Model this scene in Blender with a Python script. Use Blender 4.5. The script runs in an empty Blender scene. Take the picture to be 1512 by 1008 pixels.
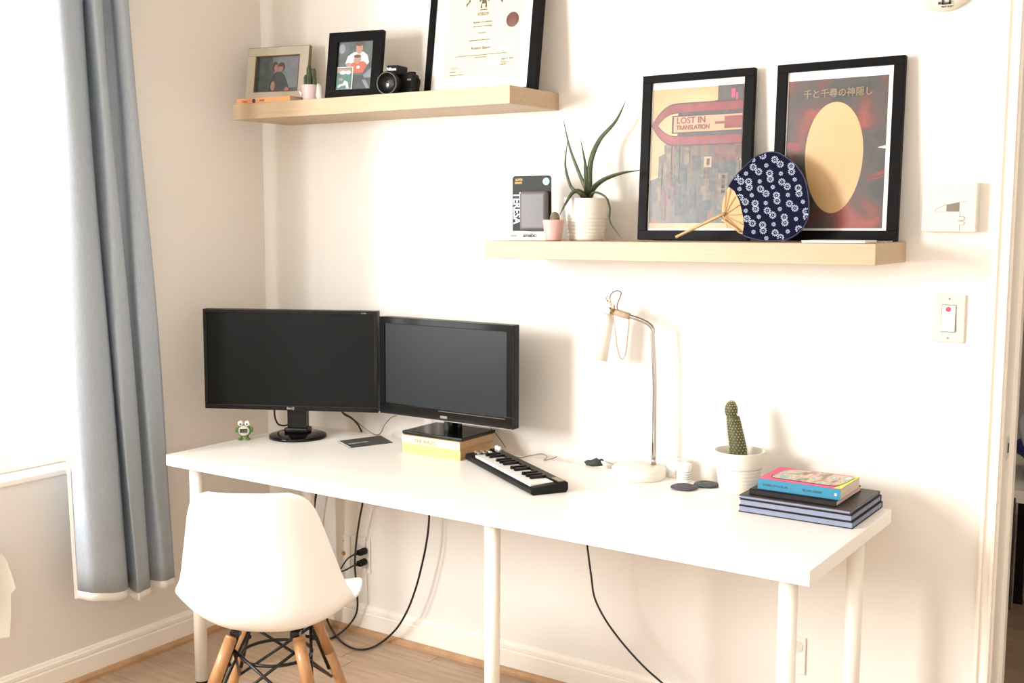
import bpy, bmesh, math, random
from mathutils import Vector, Matrix
random.seed(7)
PI = math.pi
sc = bpy.context.scene
C = sc.collection

# ------------------------------------------------------------------ camera
CP = Vector((3.0164, -2.91, 1.4509))
F_ = Vector((-0.55274587, 0.82592843, -0.11096956))
R_ = Vector((0.83079286, 0.55656588, 0.0042017))
U_ = Vector((-0.06523217, 0.08987024, 0.99381492))
FPX = 1681.4265
cam = bpy.data.cameras.new('camera'); co = bpy.data.objects.new('camera', cam); C.objects.link(co)
cam.sensor_width = 36; cam.lens = FPX / 1512 * 36; cam.clip_start = 0.02
co.matrix_world = Matrix(((R_.x, U_.x, -F_.x, CP.x), (R_.y, U_.y, -F_.y, CP.y), (R_.z, U_.z, -F_.z, CP.z), (0, 0, 0, 1)))
sc.camera = co

# ------------------------------------------------------------------ world, daylight, exposure
w = bpy.data.worlds.new('sky'); sc.world = w; w.use_nodes = True
w.node_tree.nodes['Background'].inputs[0].default_value = (0.93, 0.96, 1, 1)
w.node_tree.nodes['Background'].inputs[1].default_value = 2.5
sc.view_settings.view_transform = 'Standard'; sc.view_settings.look = 'None'
sc.view_settings.gamma = 1; sc.view_settings.use_curve_mapping = False
sc.view_settings.exposure = -0.20
sc.cycles.max_bounces = 10; sc.cycles.diffuse_bounces = 7; sc.cycles.glossy_bounces = 4; sc.cycles.transmission_bounces = 6
sc.cycles.transparent_max_bounces = 12; sc.cycles.use_denoising = True
sc.cycles.sample_clamp_indirect = 6

def area(name, loc, aim, sx, sy, power, col):
    l = bpy.data.lights.new(name, 'AREA'); l.shape = 'RECTANGLE'; l.size = sx; l.size_y = sy; l.energy = power; l.color = col
    o = bpy.data.objects.new(name, l); C.objects.link(o); o.location = loc
    o.rotation_euler = (Vector(aim) - Vector(loc)).to_track_quat('-Z', 'Y').to_euler()
    return o
# daylight through the two windows on the left wall, added room fill behind the camera, an unseen lamp high in the hall
area('daylight_near', (-0.24, -1.42, 1.43), (1, -1.42, 1.43), 1.75, 1.9, 40, (0.99, 0.99, 1.0))
area('daylight_far', (-0.24, -2.85, 1.62), (1.0, -2.0, 1.35), 1.10, 1.05, 270, (0.99, 0.99, 1.0))
area('fill_back', (3.0, -4.35, 1.6), (2.6, 0, 1.0), 1.5, 1.4, 3, (1, 0.97, 0.92))
area('hall_light', (3.0, 1.2, 2.35), (3.0, 1.2, 0), 0.4, 0.4, 5, (1, 0.85, 0.68))

# ------------------------------------------------------------------ measuring: a photo point on a known plane of the room -> metres
def at(px, py, x=None, y=None, z=None):
    d = F_ + R_ * ((px - 756) / FPX) - U_ * ((py - 504) / FPX)
    if y is not None: t = (y - CP.y) / d.y
    elif x is not None: t = (x - CP.x) / d.x
    else: t = (z - CP.z) / d.z
    return CP + d * t

# ------------------------------------------------------------------ materials
def mat(name, col, rough=0.5, metal=0.0, var=0.04, scale=8.0, bump=0.0, bscale=60.0, stretch=(1, 1, 1), spec=0.5, coat=0.0, rnd=0.0, trans=0.0, sss=0.0, emit=None, es=1.0, alpha=None):
    m = bpy.data.materials.new(name); m.use_nodes = True; nt = m.node_tree; b = nt.nodes['Principled BSDF']
    L = nt.links.new
    b.inputs['Roughness'].default_value = rough; b.inputs['Metallic'].default_value = metal
    b.inputs['Specular IOR Level'].default_value = spec; b.inputs['Coat Weight'].default_value = coat
    if trans: b.inputs['Transmission Weight'].default_value = trans
    if sss:
        b.inputs['Subsurface Weight'].default_value = sss; b.inputs['Subsurface Radius'].default_value = (.01, .008, .006)
    tc = nt.nodes.new('ShaderNodeTexCoord'); mp = nt.nodes.new('ShaderNodeMapping'); mp.inputs['Scale'].default_value = stretch
    L(tc.outputs['Object'], mp.inputs['Vector'])
    nz = nt.nodes.new('ShaderNodeTexNoise'); nz.inputs['Scale'].default_value = scale; nz.inputs['Detail'].default_value = 5
    L(mp.outputs[0], nz.inputs['Vector'])
    cr = nt.nodes.new('ShaderNodeValToRGB')
    cr.color_ramp.elements[0].position = 0.3; cr.color_ramp.elements[1].position = 0.7
    c0 = [max(0, c * (1 - var)) for c in col]; c1 = [min(1, c * (1 + var)) for c in col]
    cr.color_ramp.elements[0].color = (*c0, 1); cr.color_ramp.elements[1].color = (*c1, 1)
    L(nz.outputs['Fac'], cr.inputs[0])
    out = cr.outputs[0]
    if rnd:
        oi = nt.nodes.new('ShaderNodeObjectInfo'); hs = nt.nodes.new('ShaderNodeHueSaturation')
        mr = nt.nodes.new('ShaderNodeMapRange'); mr.inputs[3].default_value = 1 - rnd; mr.inputs[4].default_value = 1 + rnd
        L(oi.outputs['Random'], mr.inputs[0]); L(mr.outputs[0], hs.inputs['Value']); L(out, hs.inputs['Color']); out = hs.outputs[0]
    L(out, b.inputs['Base Color'])
    if bump:
        n2 = nt.nodes.new('ShaderNodeTexNoise'); n2.inputs['Scale'].default_value = bscale; n2.inputs['Detail'].default_value = 4
        L(mp.outputs[0], n2.inputs['Vector'])
        bp = nt.nodes.new('ShaderNodeBump'); bp.inputs['Strength'].default_value = bump; bp.inputs['Distance'].default_value = 0.002
        L(n2.outputs['Fac'], bp.inputs['Height']); L(bp.outputs[0], b.inputs['Normal'])
    if emit: b.inputs['Emission Color'].default_value = (*emit, 1); b.inputs['Emission Strength'].default_value = es
    return m
def ramp_mat(name, stops, scale, rough=0.4, stretch=(1, 1, 1), detail=6, dist=0.0):
    m = bpy.data.materials.new(name); m.use_nodes = True; nt = m.node_tree; b = nt.nodes['Principled BSDF']; L = nt.links.new
    b.inputs['Roughness'].default_value = rough
    tc = nt.nodes.new('ShaderNodeTexCoord'); mp = nt.nodes.new('ShaderNodeMapping'); mp.inputs['Scale'].default_value = stretch
    L(tc.outputs['Object'], mp.inputs['Vector'])
    nz = nt.nodes.new('ShaderNodeTexNoise'); nz.inputs['Scale'].default_value = scale; nz.inputs['Detail'].default_value = detail
    nz.inputs['Distortion'].default_value = dist
    L(mp.outputs[0], nz.inputs['Vector'])
    cr = nt.nodes.new('ShaderNodeValToRGB'); e = cr.color_ramp.elements
    e[0].position, e[0].color = stops[0][0], (*stops[0][1], 1); e[1].position, e[1].color = stops[-1][0], (*stops[-1][1], 1)
    for p, c in stops[1:-1]:
        k = e.new(p); k.color = (*c, 1)
    L(nz.outputs['Fac'], cr.inputs[0]); L(cr.outputs[0], b.inputs['Base Color'])
    return m

M = {}
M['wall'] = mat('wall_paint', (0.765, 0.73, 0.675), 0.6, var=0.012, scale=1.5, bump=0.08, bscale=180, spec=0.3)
M['wall_left'] = mat('shaded_wall_paint', (0.735, 0.693, 0.637), 0.6, var=0.012, scale=1.5, bump=0.08, bscale=180, spec=0.3)  # wall paint again, with the left wall's shade put into the colour
M['ceiling'] = mat('ceiling_paint', (0.70, 0.68, 0.64), 0.8, var=0.01)
M['trim'] = mat('trim_paint', (0.86, 0.81, 0.73), 0.35, var=0.015, scale=5)
M['oak_shoe'] = mat('oak_strip', (0.44, 0.26, 0.13), 0.4, var=0.15, scale=20, stretch=(1, 1, 1))
M['floor_gap'] = mat('floor_gap', (0.16, 0.10, 0.06), 0.8)
M['floor'] = mat('laminate_wood', (0.42, 0.30, 0.20), 0.38, var=0.16, scale=14, stretch=(0.35, 4, 1), rnd=0.13, bump=0.1, bscale=40)
M['shelf_oak'] = mat('pale_oak_veneer', (0.45, 0.325, 0.20), 0.45, var=0.07, scale=9, stretch=(0.6, 5, 16), bump=0.05, bscale=60)
M['desk'] = mat('white_laminate', (0.86, 0.83, 0.77), 0.32, var=0.006)
M['white_metal'] = mat('white_metal', (0.84, 0.80, 0.72), 0.35, var=0.01)
M['white_plastic'] = mat('white_plastic', (0.88, 0.87, 0.85), 0.28, var=0.005)
M['offwhite'] = mat('cream_plastic', (0.62, 0.605, 0.52), 0.35, var=0.008)
M['curtain'] = mat('grey_linen', (0.45, 0.505, 0.56), 0.9, var=0.10, scale=60, stretch=(8, 8, 0.6), bump=0.25, bscale=300, spec=0.1)
M['lining'] = mat('white_lining', (0.86, 0.83, 0.77), 0.85, var=0.02)
M['black_gloss'] = mat('glossy_black_plastic', (0.003, 0.003, 0.003), 0.10, var=0.0, spec=0.3)
M['black_matte'] = mat('matte_black_plastic', (0.007, 0.007, 0.007), 0.42, var=0.05, spec=0.18)
M['screen1'] = mat('matte_dark_screen', (0.006, 0.007, 0.007), 0.36, var=0.0, spec=0.12)
M['screen2'] = mat('grey_dark_screen', (0.008, 0.011, 0.013), 0.34, var=0.0, spec=0.26)
M['black_frame'] = mat('black_wood_frame', (0.006, 0.0055, 0.0055), 0.45, var=0.1, spec=0.06)
M['cable'] = mat('black_cable', (0.008, 0.007, 0.008), 0.4, var=0.0)
M['cable_brown'] = mat('thin_brown_cable', (0.16, 0.10, 0.06), 0.5)
M['cable_grey'] = mat('grey_cable', (0.32, 0.27, 0.21), 0.5)
M['chrome'] = mat('chrome', (0.50, 0.47, 0.44), 0.12, metal=1, var=0.0)
M['gold'] = mat('gold_metal', (0.45, 0.27, 0.12), 0.35, metal=0.6, var=0.05)
M['copper'] = mat('pinkish_brass', (0.50, 0.30, 0.21), 0.35, metal=0.7, var=0.05)
M['leather'] = mat('pale_leather', (0.50, 0.37, 0.26), 0.6, var=0.12, scale=120)
M['chairwood'] = mat('beech_wood', (0.46, 0.235, 0.10), 0.35, var=0.14, scale=16, stretch=(6, 6, 0.6))
M['black_metal'] = mat('black_wire', (0.015, 0.014, 0.014), 0.35, metal=0.3)
M['paper'] = mat('white_paper', (0.85, 0.83, 0.78), 0.7, var=0.01)
M['cream_paper'] = mat('cream_certificate_paper', (0.66, 0.61, 0.45), 0.6, var=0.01)
M['pages'] = mat('page_block', (0.55, 0.50, 0.41), 0.8, var=0.12, scale=40, stretch=(0.2, 0.2, 30))
M['pages_grey'] = mat('greyish_page_block', (0.22, 0.25, 0.34), 0.8, var=0.12, scale=40, stretch=(0.2, 0.2, 30))
M['ceramic'] = mat('white_ceramic', (0.76, 0.73, 0.64), 0.3, var=0.01)
M['pink'] = mat('pink_ceramic', (0.66, 0.40, 0.36), 0.4, var=0.02)
M['pink_pale'] = mat('pale_pink_ceramic', (0.66, 0.50, 0.49), 0.4, var=0.02)
M['soil'] = mat('potting_soil', (0.20, 0.15, 0.10), 0.95, var=0.4, scale=90, bump=1, bscale=90)
M['aloe'] = mat('aloe_leaf', (0.048, 0.066, 0.024), 0.45, var=0.35, scale=50)
M['cactus_dark'] = mat('dark_green_cactus', (0.055, 0.075, 0.035), 0.6, var=0.3, scale=60, bump=0.8, bscale=150)
M['cactus_brown'] = mat('olive_cactus', (0.15, 0.13, 0.07), 0.7, var=0.3, scale=90, bump=0.8, bscale=150)
M['cactus'] = mat('green_cactus_skin', (0.065, 0.068, 0.022), 0.6, var=0.2, scale=60)
M['spine'] = mat('pale_spines', (0.55, 0.48, 0.28), 0.6)
M['frog'] = mat('green_plastic', (0.10, 0.22, 0.05), 0.35)
M['mesh_seal'] = mat('brown_red_seal', (0.13, 0.045, 0.035), 0.5, var=0.1, scale=60)
M['ink'] = mat('faded_ink', (0.12, 0.09, 0.06), 0.8)
M['ink_dark'] = mat('dark_ink', (0.05, 0.04, 0.04), 0.8)
M['cream_wood'] = mat('cream_painted_wood', (0.50, 0.46, 0.36), 0.5, var=0.06, scale=25)
M['gold_edge'] = mat('worn_brown_edge', (0.17, 0.10, 0.04), 0.5)
M['orange'] = mat('orange_book', (0.70, 0.32, 0.13), 0.5, var=0.05)
M['yellow'] = mat('yellow_book_cloth', (0.72, 0.55, 0.17), 0.6, var=0.05, scale=30)
M['cream_book'] = mat('cream_book_cloth', (0.74, 0.64, 0.40), 0.6, var=0.04)
M['brown_side'] = mat('brown_board', (0.50, 0.31, 0.15), 0.6, var=0.08)
M['cyan'] = mat('cyan_cover', (0.025, 0.20, 0.32), 0.4, var=0.04)
M['hotpink'] = mat('hot_pink_cover', (0.62, 0.045, 0.16), 0.4, var=0.04)
M['lime'] = mat('lime_yellow_cover', (0.60, 0.66, 0.06), 0.4)
M['charcoal'] = mat('charcoal_book_cloth', (0.020, 0.016, 0.017), 0.5, spec=0.2, var=0.25, scale=40)
M['brownblack'] = mat('brown_black_cover', (0.050, 0.036, 0.032), 0.42, spec=0.3, var=0.25, scale=30)
M['navy'] = mat('navy_edge', (0.02, 0.02, 0.06), 0.5)
M['key_white'] = mat('white_key', (0.86, 0.85, 0.82), 0.25, var=0.0)
M['card'] = mat('dark_card', (0.045, 0.047, 0.04), 0.5)
M['pouch'] = mat('dark_green_grey_pouch', (0.035, 0.042, 0.036), 0.7, var=0.3, scale=60)
M['coaster_a'] = mat('dark_purple_disc', (0.06, 0.05, 0.075), 0.55, var=0.2, scale=80)
M['coaster_b'] = mat('dark_slate_disc', (0.045, 0.055, 0.06), 0.55, var=0.2, scale=80)
M['red'] = mat('red_sticker', (0.62, 0.05, 0.07), 0.5)
M['grey_lcd'] = mat('grey_display', (0.17, 0.15, 0.12), 0.3)
M['line'] = mat('grey_groove_line', (0.28, 0.25, 0.20), 0.6)
M['fan_cloth'] = mat('navy_cloth', (0.006, 0.006, 0.020), 0.9, var=0.15, spec=0.08, scale=200)
M['fan_white'] = mat('blue_white_print', (0.36, 0.42, 0.52), 0.85)
M['bamboo'] = mat('bamboo', (0.52, 0.33, 0.15), 0.5, var=0.08, scale=30)
M['card_dark'] = mat('dark_backing_card', (0.022, 0.022, 0.020), 0.5, spec=0.2, var=0.1)
M['blister'] = mat('grey_blister', (0.12, 0.11, 0.115), 0.35, spec=0.3, var=0.1, scale=14)
M['blister_pale'] = mat('pale_grey_moulding', (0.68, 0.67, 0.68), 0.25, var=0.06, scale=14)
M['mint'] = mat('mint_sticker', (0.25, 0.60, 0.42), 0.4)
M['ochre_print'] = mat('ochre_print', (0.48, 0.32, 0.08), 0.5)
M['blue'] = mat('royal_blue_fabric', (0.02, 0.03, 0.28), 0.6, var=0.4, scale=20)
M['dark_coat'] = mat('dark_fabric', (0.015, 0.013, 0.013), 0.9, var=0.3, scale=20)
M['photo_bg'] = mat('photo_grey_green', (0.08, 0.10, 0.095), 0.35, var=0.35, scale=18)
M['photo_dark'] = mat('photo_dark_grey', (0.05, 0.06, 0.06), 0.35, var=0.3, scale=30)
M['photo_light'] = mat('photo_light_grey', (0.19, 0.21, 0.24), 0.35, var=0.2, scale=20)
M['skin'] = mat('print_skin', (0.34, 0.19, 0.14), 0.4, var=0.08)
M['shirt_white'] = mat('print_white_shirt', (0.46, 0.49, 0.50), 0.4, var=0.08)
M['shirt_red'] = mat('print_red_shirt', (0.40, 0.10, 0.06), 0.4, var=0.1)
M['hair'] = mat('print_hair', (0.09, 0.05, 0.035), 0.4)
M['print_green'] = mat('print_teal', (0.07, 0.15, 0.13), 0.4, var=0.2, scale=60)
M['lensglass'] = mat('lens_glass', (0.01, 0.01, 0.015), 0.05, coat=1)
M['art_sky'] = ramp_mat('poster_beige_sky', [(0.3, (0.36, 0.23, 0.10)), (0.7, (0.50, 0.36, 0.18))], 7)
M['art_red'] = mat('poster_red_band', (0.20, 0.038, 0.036), 0.4, var=0.2, scale=30)
M['art_redline'] = mat('poster_dark_red_outline', (0.06, 0.03, 0.025), 0.4)
M['art_cream'] = mat('poster_cream_panel', (0.36, 0.25, 0.14), 0.4, var=0.08)
M['art_purple'] = mat('poster_mauve_grey', (0.06, 0.048, 0.046), 0.4, var=0.3, scale=40)
M['art_city'] = ramp_mat('poster_city', [(0.3, (0.03, 0.033, 0.034)), (0.45, (0.07, 0.064, 0.055)), (0.58, (0.12, 0.09, 0.06)), (0.7, (0.19, 0.065, 0.045))], 26, stretch=(1.6, 1, 0.5), detail=9)
M['art_b1'] = mat('poster_grey_block', (0.05, 0.052, 0.05), 0.4, var=0.4, scale=70)
M['art_b2'] = mat('poster_tan_block', (0.13, 0.10, 0.065), 0.4, var=0.4, scale=70)
M['art_b3'] = mat('poster_olive_block', (0.085, 0.078, 0.052), 0.4, var=0.4, scale=70)
M['art_b4'] = mat('poster_rust_block', (0.12, 0.055, 0.042), 0.4, var=0.4, scale=70)
M['art_bg2'] = ramp_mat('poster_dusk', [(0.33, (0.035, 0.04, 0.035)), (0.48, (0.07, 0.055, 0.05)), (0.56, (0.10, 0.045, 0.038)), (0.68, (0.26, 0.055, 0.04))], 9, detail=9, dist=0.6)
M['art_oval'] = ramp_mat('poster_cream_oval', [(0.3, (0.50, 0.31, 0.135)), (0.7, (0.55, 0.36, 0.175))], 8)
M['art_gold'] = mat('poster_gold_ink', (0.26, 0.19, 0.11), 0.5)
M['magenta'] = mat('poster_magenta', (0.42, 0.06, 0.14), 0.5)
M['cover_photo'] = ramp_mat('cover_picture', [(0.3, (0.10, 0.08, 0.05)), (0.42, (0.35, 0.24, 0.16)), (0.52, (0.65, 0.50, 0.36)), (0.6, (0.16, 0.38, 0.38)), (0.7, (0.80, 0.78, 0.70))], 40, detail=7, stretch=(1, 0.4, 1))
# thin clear pane: mostly clear, slight mirror
def pane_mat(name, gl, ro=0.02):
    m = bpy.data.materials.new(name); m.use_nodes = True; nt = m.node_tree; nt.nodes.clear(); L = nt.links.new
    o = nt.nodes.new('ShaderNodeOutputMaterial'); mx = nt.nodes.new('ShaderNodeMixShader'); t = nt.nodes.new('ShaderNodeBsdfTransparent')
    g = nt.nodes.new('ShaderNodeBsdfGlossy'); g.inputs['Roughness'].default_value = ro
    fr = nt.nodes.new('ShaderNodeFresnel'); fr.inputs[0].default_value = gl
    ge = nt.nodes.new('ShaderNodeNewGeometry'); mu = nt.nodes.new('ShaderNodeMath'); mu.operation = 'SUBTRACT'; mu.use_clamp = True
    L(fr.outputs[0], mu.inputs[0]); L(ge.outputs['Backfacing'], mu.inputs[1])   # reflect only off the outer faces
    L(mu.outputs[0], mx.inputs[0]); L(t.outputs[0], mx.inputs[1]); L(g.outputs[0], mx.inputs[2]); L(mx.outputs[0], o.inputs[0])
    return m
M['pane'] = pane_mat('clear_pane', 1.35)
M['matte_pane'] = pane_mat('matte_frame_pane', 1.07, 0.30)
# curtain cloth lets some daylight through
def curtain_mat():
    m = M['curtain']; nt = m.node_tree; b = nt.nodes['Principled BSDF']; o = [n for n in nt.nodes if n.type == 'OUTPUT_MATERIAL'][0]
    t = nt.nodes.new('ShaderNodeBsdfTranslucent'); t.inputs[0].default_value = (0.40, 0.41, 0.42, 1)
    mx = nt.nodes.new('ShaderNodeMixShader'); mx.inputs[0].default_value = 0.12
    nt.links.new(b.outputs[0], mx.inputs[1]); nt.links.new(t.outputs[0], mx.inputs[2]); nt.links.new(mx.outputs[0], o.inputs[0])
curtain_mat()

# ------------------------------------------------------------------ mesh helpers
def smooth_path(pts, sub=6):
    P = [Vector(p) for p in pts]
    if len(P) < 3: return P
    out = []
    for i in range(len(P) - 1):
        p0 = P[i - 1] if i else P[0] * 2 - P[1]; p1 = P[i]; p2 = P[i + 1]; p3 = P[i + 2] if i + 2 < len(P) else P[-1] * 2 - P[-2]
        for k in range(sub):
            t = k / sub
            out.append(0.5 * ((2 * p1) + (p2 - p0) * t + (2 * p0 - 5 * p1 + 4 * p2 - p3) * t * t + (3 * p1 - p0 - 3 * p2 + p3) * t ** 3))
    out.append(P[-1]); return out
class B:
    def __init__(s): s.bm = bmesh.new()
    def _mi(s, faces, mi, sm=False):
        for f in faces: f.material_index = mi; f.smooth = sm
    def box(s, c, d, mi=0, rot=None):
        m = Matrix.Translation(Vector(c)) @ (rot.to_4x4() if rot else Matrix()) @ Matrix.Diagonal((d[0], d[1], d[2], 1))
        r = bmesh.ops.create_cube(s.bm, size=1, matrix=m); s._mi({f for v in r['verts'] for f in v.link_faces}, mi); return s
    def mm(s, a, b, mi=0):
        return s.box([(a[i] + b[i]) / 2 for i in range(3)], [abs(b[i] - a[i]) for i in range(3)], mi)
    def cyl(s, p0, p1, r0, r1=None, n=20, mi=0, cap=True):
        p0, p1 = Vector(p0), Vector(p1); d = p1 - p0; r1 = r0 if r1 is None else r1
        m = Matrix.Translation((p0 + p1) / 2) @ d.to_track_quat('Z', 'Y').to_matrix().to_4x4()
        r = bmesh.ops.create_cone(s.bm, cap_ends=cap, segments=n, radius1=r0, radius2=r1, depth=d.length, matrix=m)
        fs = {f for v in r['verts'] for f in v.link_faces}
        for f in fs: f.material_index = mi; f.smooth = len(f.verts) == 4
        return s
    def tube(s, pts, r, n=8, mi=0, sub=6, taper=None, flat=1.0):
        P = smooth_path(pts, sub) if sub > 1 else [Vector(p) for p in pts]
        rings = []; N = len(P); up = None
        for i, p in enumerate(P):
            t = (P[min(i + 1, N - 1)] - P[max(i - 1, 0)])
            t = t.normalized() if t.length > 1e-9 else Vector((0, 0, 1))
            if up is None: up = Vector((0, 0, 1)) if abs(t.z) < 0.9 else Vector((0, 1, 0))
            a = t.cross(up); a = a.normalized() if a.length > 1e-6 else t.orthogonal().normalized()
            b = a.cross(t).normalized(); up = b
            rr = r * (taper(i / (N - 1)) if taper else 1)
            rings.append([s.bm.verts.new(p + a * math.cos(2 * PI * k / n) * rr + b * math.sin(2 * PI * k / n) * rr * flat) for k in range(n)])
        fs = []
        for i in range(N - 1):
            for k in range(n): fs.append(s.bm.faces.new((rings[i][k], rings[i][(k + 1) % n], rings[i + 1][(k + 1) % n], rings[i + 1][k])))
        fs.append(s.bm.faces.new(rings[0][::-1])); fs.append(s.bm.faces.new(rings[-1]))
        s._mi(fs, mi, True); return s
    def lathe(s, prof, n=36, c=(0, 0, 0), mi=0, mtx=None, sm=True, wob=None):
        m = mtx or Matrix.Translation(Vector(c)); rings = []
        for r, z in prof:
            if r < 1e-6: rings.append([s.bm.verts.new(m @ Vector((0, 0, z)))])
            else: rings.append([s.bm.verts.new(m @ Vector((math.cos(2 * PI * k / n) * r * (wob(k, z) if wob else 1), math.sin(2 * PI * k / n) * r * (wob(k, z) if wob else 1), z))) for k in range(n)])
        fs = []
        for a, b in zip(rings, rings[1:]):
            for k in range(n):
                k2 = (k + 1) % n
                if len(a) == 1 and len(b) == 1: continue
                if len(a) == 1: fs.append(s.bm.faces.new((a[0], b[k], b[k2])))
                elif len(b) == 1: fs.append(s.bm.faces.new((a[k], a[k2], b[0])))
                else: fs.append(s.bm.faces.new((a[k], a[k2], b[k2], b[k])))
        s._mi(fs, mi, sm); return s
    def poly(s, pts, mi=0):
        f = s.bm.faces.new([s.bm.verts.new(p) for p in pts]); f.material_index = mi; return s
    def prism(s, pts, off, mi=0):
        off = Vector(off); a = [s.bm.verts.new(p) for p in pts]; b = [s.bm.verts.new(Vector(p) + off) for p in pts]; n = len(a)
        fs = [s.bm.faces.new(a[::-1]), s.bm.faces.new(b)] + [s.bm.faces.new((a[k], a[(k + 1) % n], b[(k + 1) % n], b[k])) for k in range(n)]
        s._mi(fs, mi); return s
    def sphere(s, c, r, mi=0, sc_=(1, 1, 1), u=16, v=10):
        m = Matrix.Translation(Vector(c)) @ Matrix.Diagonal((r * sc_[0], r * sc_[1], r * sc_[2], 1))
        q = bmesh.ops.create_uvsphere(s.bm, u_segments=u, v_segments=v, radius=1, matrix=m)
        s._mi({f for x in q['verts'] for f in x.link_faces}, mi, True); return s
def obj(name, b, mats, parent=None, bevel=0, world=False, label=None, recalc=True, seg=2):
    bm = b.bm
    if recalc: bmesh.ops.recalc_face_normals(bm, faces=bm.faces)
    me = bpy.data.meshes.new(name); bm.to_mesh(me); bm.free()
    for m in (mats if isinstance(mats, (list, tuple)) else [mats]): me.materials.append(M[m])
    o = bpy.data.objects.new(name, me); C.objects.link(o)
    if parent:
        o.parent = parent
        if world:
            me.transform((Matrix.Translation(parent['_loc']) @ Matrix.Rotation(parent['_rz'], 4, 'Z')).inverted() if '_loc' in parent else Matrix())
    if bevel:
        md = o.modifiers.new('bevel', 'BEVEL'); md.width = bevel; md.segments = seg; md.limit_method = 'ANGLE'; md.angle_limit = 0.7
    if label: o['label'] = label
    return o
LOCS = []
def thing(name, label, cat, loc=(0, 0, 0), rz=0, group=None):
    o = bpy.data.objects.new(name, None); C.objects.link(o); o.empty_display_size = 0.05
    o.location = loc; o.rotation_euler = (0, 0, rz); o['label'] = label; o['category'] = cat
    if group: o['group'] = group
    o['_loc'] = list(loc); o['_rz'] = rz; LOCS.append(o)
    return o
def tag(o, label, cat, group=None):
    o['label'] = label; o['category'] = cat
    if group: o['group'] = group
    return o
def struct(name, b, mats, parent=None, **k):
    o = obj(name, b, mats, parent, **k)
    if not parent: o['kind'] = 'structure'
    return o
_ft = {}
def text(name, s, size, origin, ux, uz, mt, parent=None, world=False, thick=0.0002, align='LEFT', xs=1.0, bold=0.0, label=None):
    cu = bpy.data.curves.new('t', 'FONT'); cu.body = s; cu.size = size; cu.align_x = align; cu.extrude = thick; cu.resolution_u = 3; cu.offset = bold
    t = bpy.data.objects.new('t', cu); C.objects.link(t); bpy.context.view_layer.update()
    me = bpy.data.meshes.new_from_object(t.evaluated_get(bpy.context.evaluated_depsgraph_get()))
    bpy.data.objects.remove(t); bpy.data.curves.remove(cu)
    ux = Vector(ux).normalized(); uz = Vector(uz).normalized(); n = ux.cross(uz)
    m = Matrix(((ux.x * xs, uz.x, n.x, origin[0]), (ux.y * xs, uz.y, n.y, origin[1]), (ux.z * xs, uz.z, n.z, origin[2]), (0, 0, 0, 1)))
    me.transform(m); me.materials.clear(); me.materials.append(M[mt]); me.name = name
    o = bpy.data.objects.new(name, me); C.objects.link(o)
    if parent:
        o.parent = parent
        if world: me.transform((Matrix.Translation(parent['_loc']) @ Matrix.Rotation(parent['_rz'], 4, 'Z')).inverted())
    if label: o['label'] = label
    return o
X3, Z3 = Vector((1, 0, 0)), Vector((0, 0, 1))

# ================================================================== THE SETTING
HC = 2.5
DX = 2.493         # left side of the doorway
# floor and its planks
b = B(); b.mm((-0.05, -4.1, -0.06), (4.6, 3.2, -0.0075)); floor = struct('floor', b, 'floor_gap')
pw, pl = 0.128, 1.2
pm = None
yy = 0.0
rows = []
y = -4.06; ri = 0
while y < 0.16:
    x = -0.02 - random.random() * 1.0
    while x < 3.95:
        x0 = max(x, 0.0); x1 = min(x + pl, 3.93)
        if x1 - x0 > 0.02:
            rows.append((x0, x1, y))
        x += pl
    y += pw; ri += 1
y = 0.17
while y < 3.0:
    x = 1.3 - random.random() * 0.8
    while x < 4.3:
        x0 = max(x, 1.3); x1 = min(x + pl, 4.3)
        if x1 - x0 > 0.02: rows.append((x0, x1, y))
        x += pl
    y += pw
for x0, x1, y in rows:
    b = B(); b.box((0, 0, 0), (x1 - x0 - 0.0022, pw - 0.0022, 0.007)); o = obj('plank', b, 'floor', floor)
    o.location = ((x0 + x1) / 2, y + pw / 2, -0.0035)
# walls
W0, W1, WZ0, WZ1 = -1.98, -0.72, 0.675, 2.2          # left window opening (y range, z range)
T = 0.16
b = B(); b.mm((-T, -4.25, 0), (0, -3.40, HC)); b.mm((-T, -2.30, 0), (0, W0, HC)); b.mm((-T, W1, 0), (0, T, HC)); b.mm((-T, W0, 0), (0, W1, WZ0)); b.mm((-T, W0, WZ1), (0, W1, HC)); b.mm((-T, -3.40, 0), (0, -2.30, 1.10)); b.mm((-T, -3.40, WZ1), (0, -2.30, HC))
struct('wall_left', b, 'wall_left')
b = B(); b.mm((-T, 0, 0), (DX, T, HC)); b.mm((DX, 0, 2.05), (3.35, T, HC)); b.mm((3.35, 0, 0), (3.95, T, HC)); struct('wall_back', b, 'wall')
b = B(); b.mm((3.95, -4.1, 0), (4.1, T, HC)); struct('wall_right', b, 'wall')
b = B(); b.mm((0, -4.1, 0), (2.3, -4.25, HC)); b.mm((3.7, -4.1, 0), (4.1, -4.25, HC)); b.mm((2.3, -4.1, 0), (3.7, -4.25, 0.95)); b.mm((2.3, -4.1, 2.25), (3.7, -4.25, HC))
struct('wall_front', b, 'wall')
b = B(); b.mm((-T, -4.25, HC), (4.3, 3.2, HC + 0.08)); struct('ceiling', b, 'ceiling')
b = B(); b.mm((1.14, 3.0, 0), (4.3, 3.1, HC)); b.mm((1.14, T, 0), (1.3, 3.0, HC)); b.mm((4.3, T, 0), (4.4, 3.1, HC)); struct('wall_hall', b, 'wall')

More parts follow.
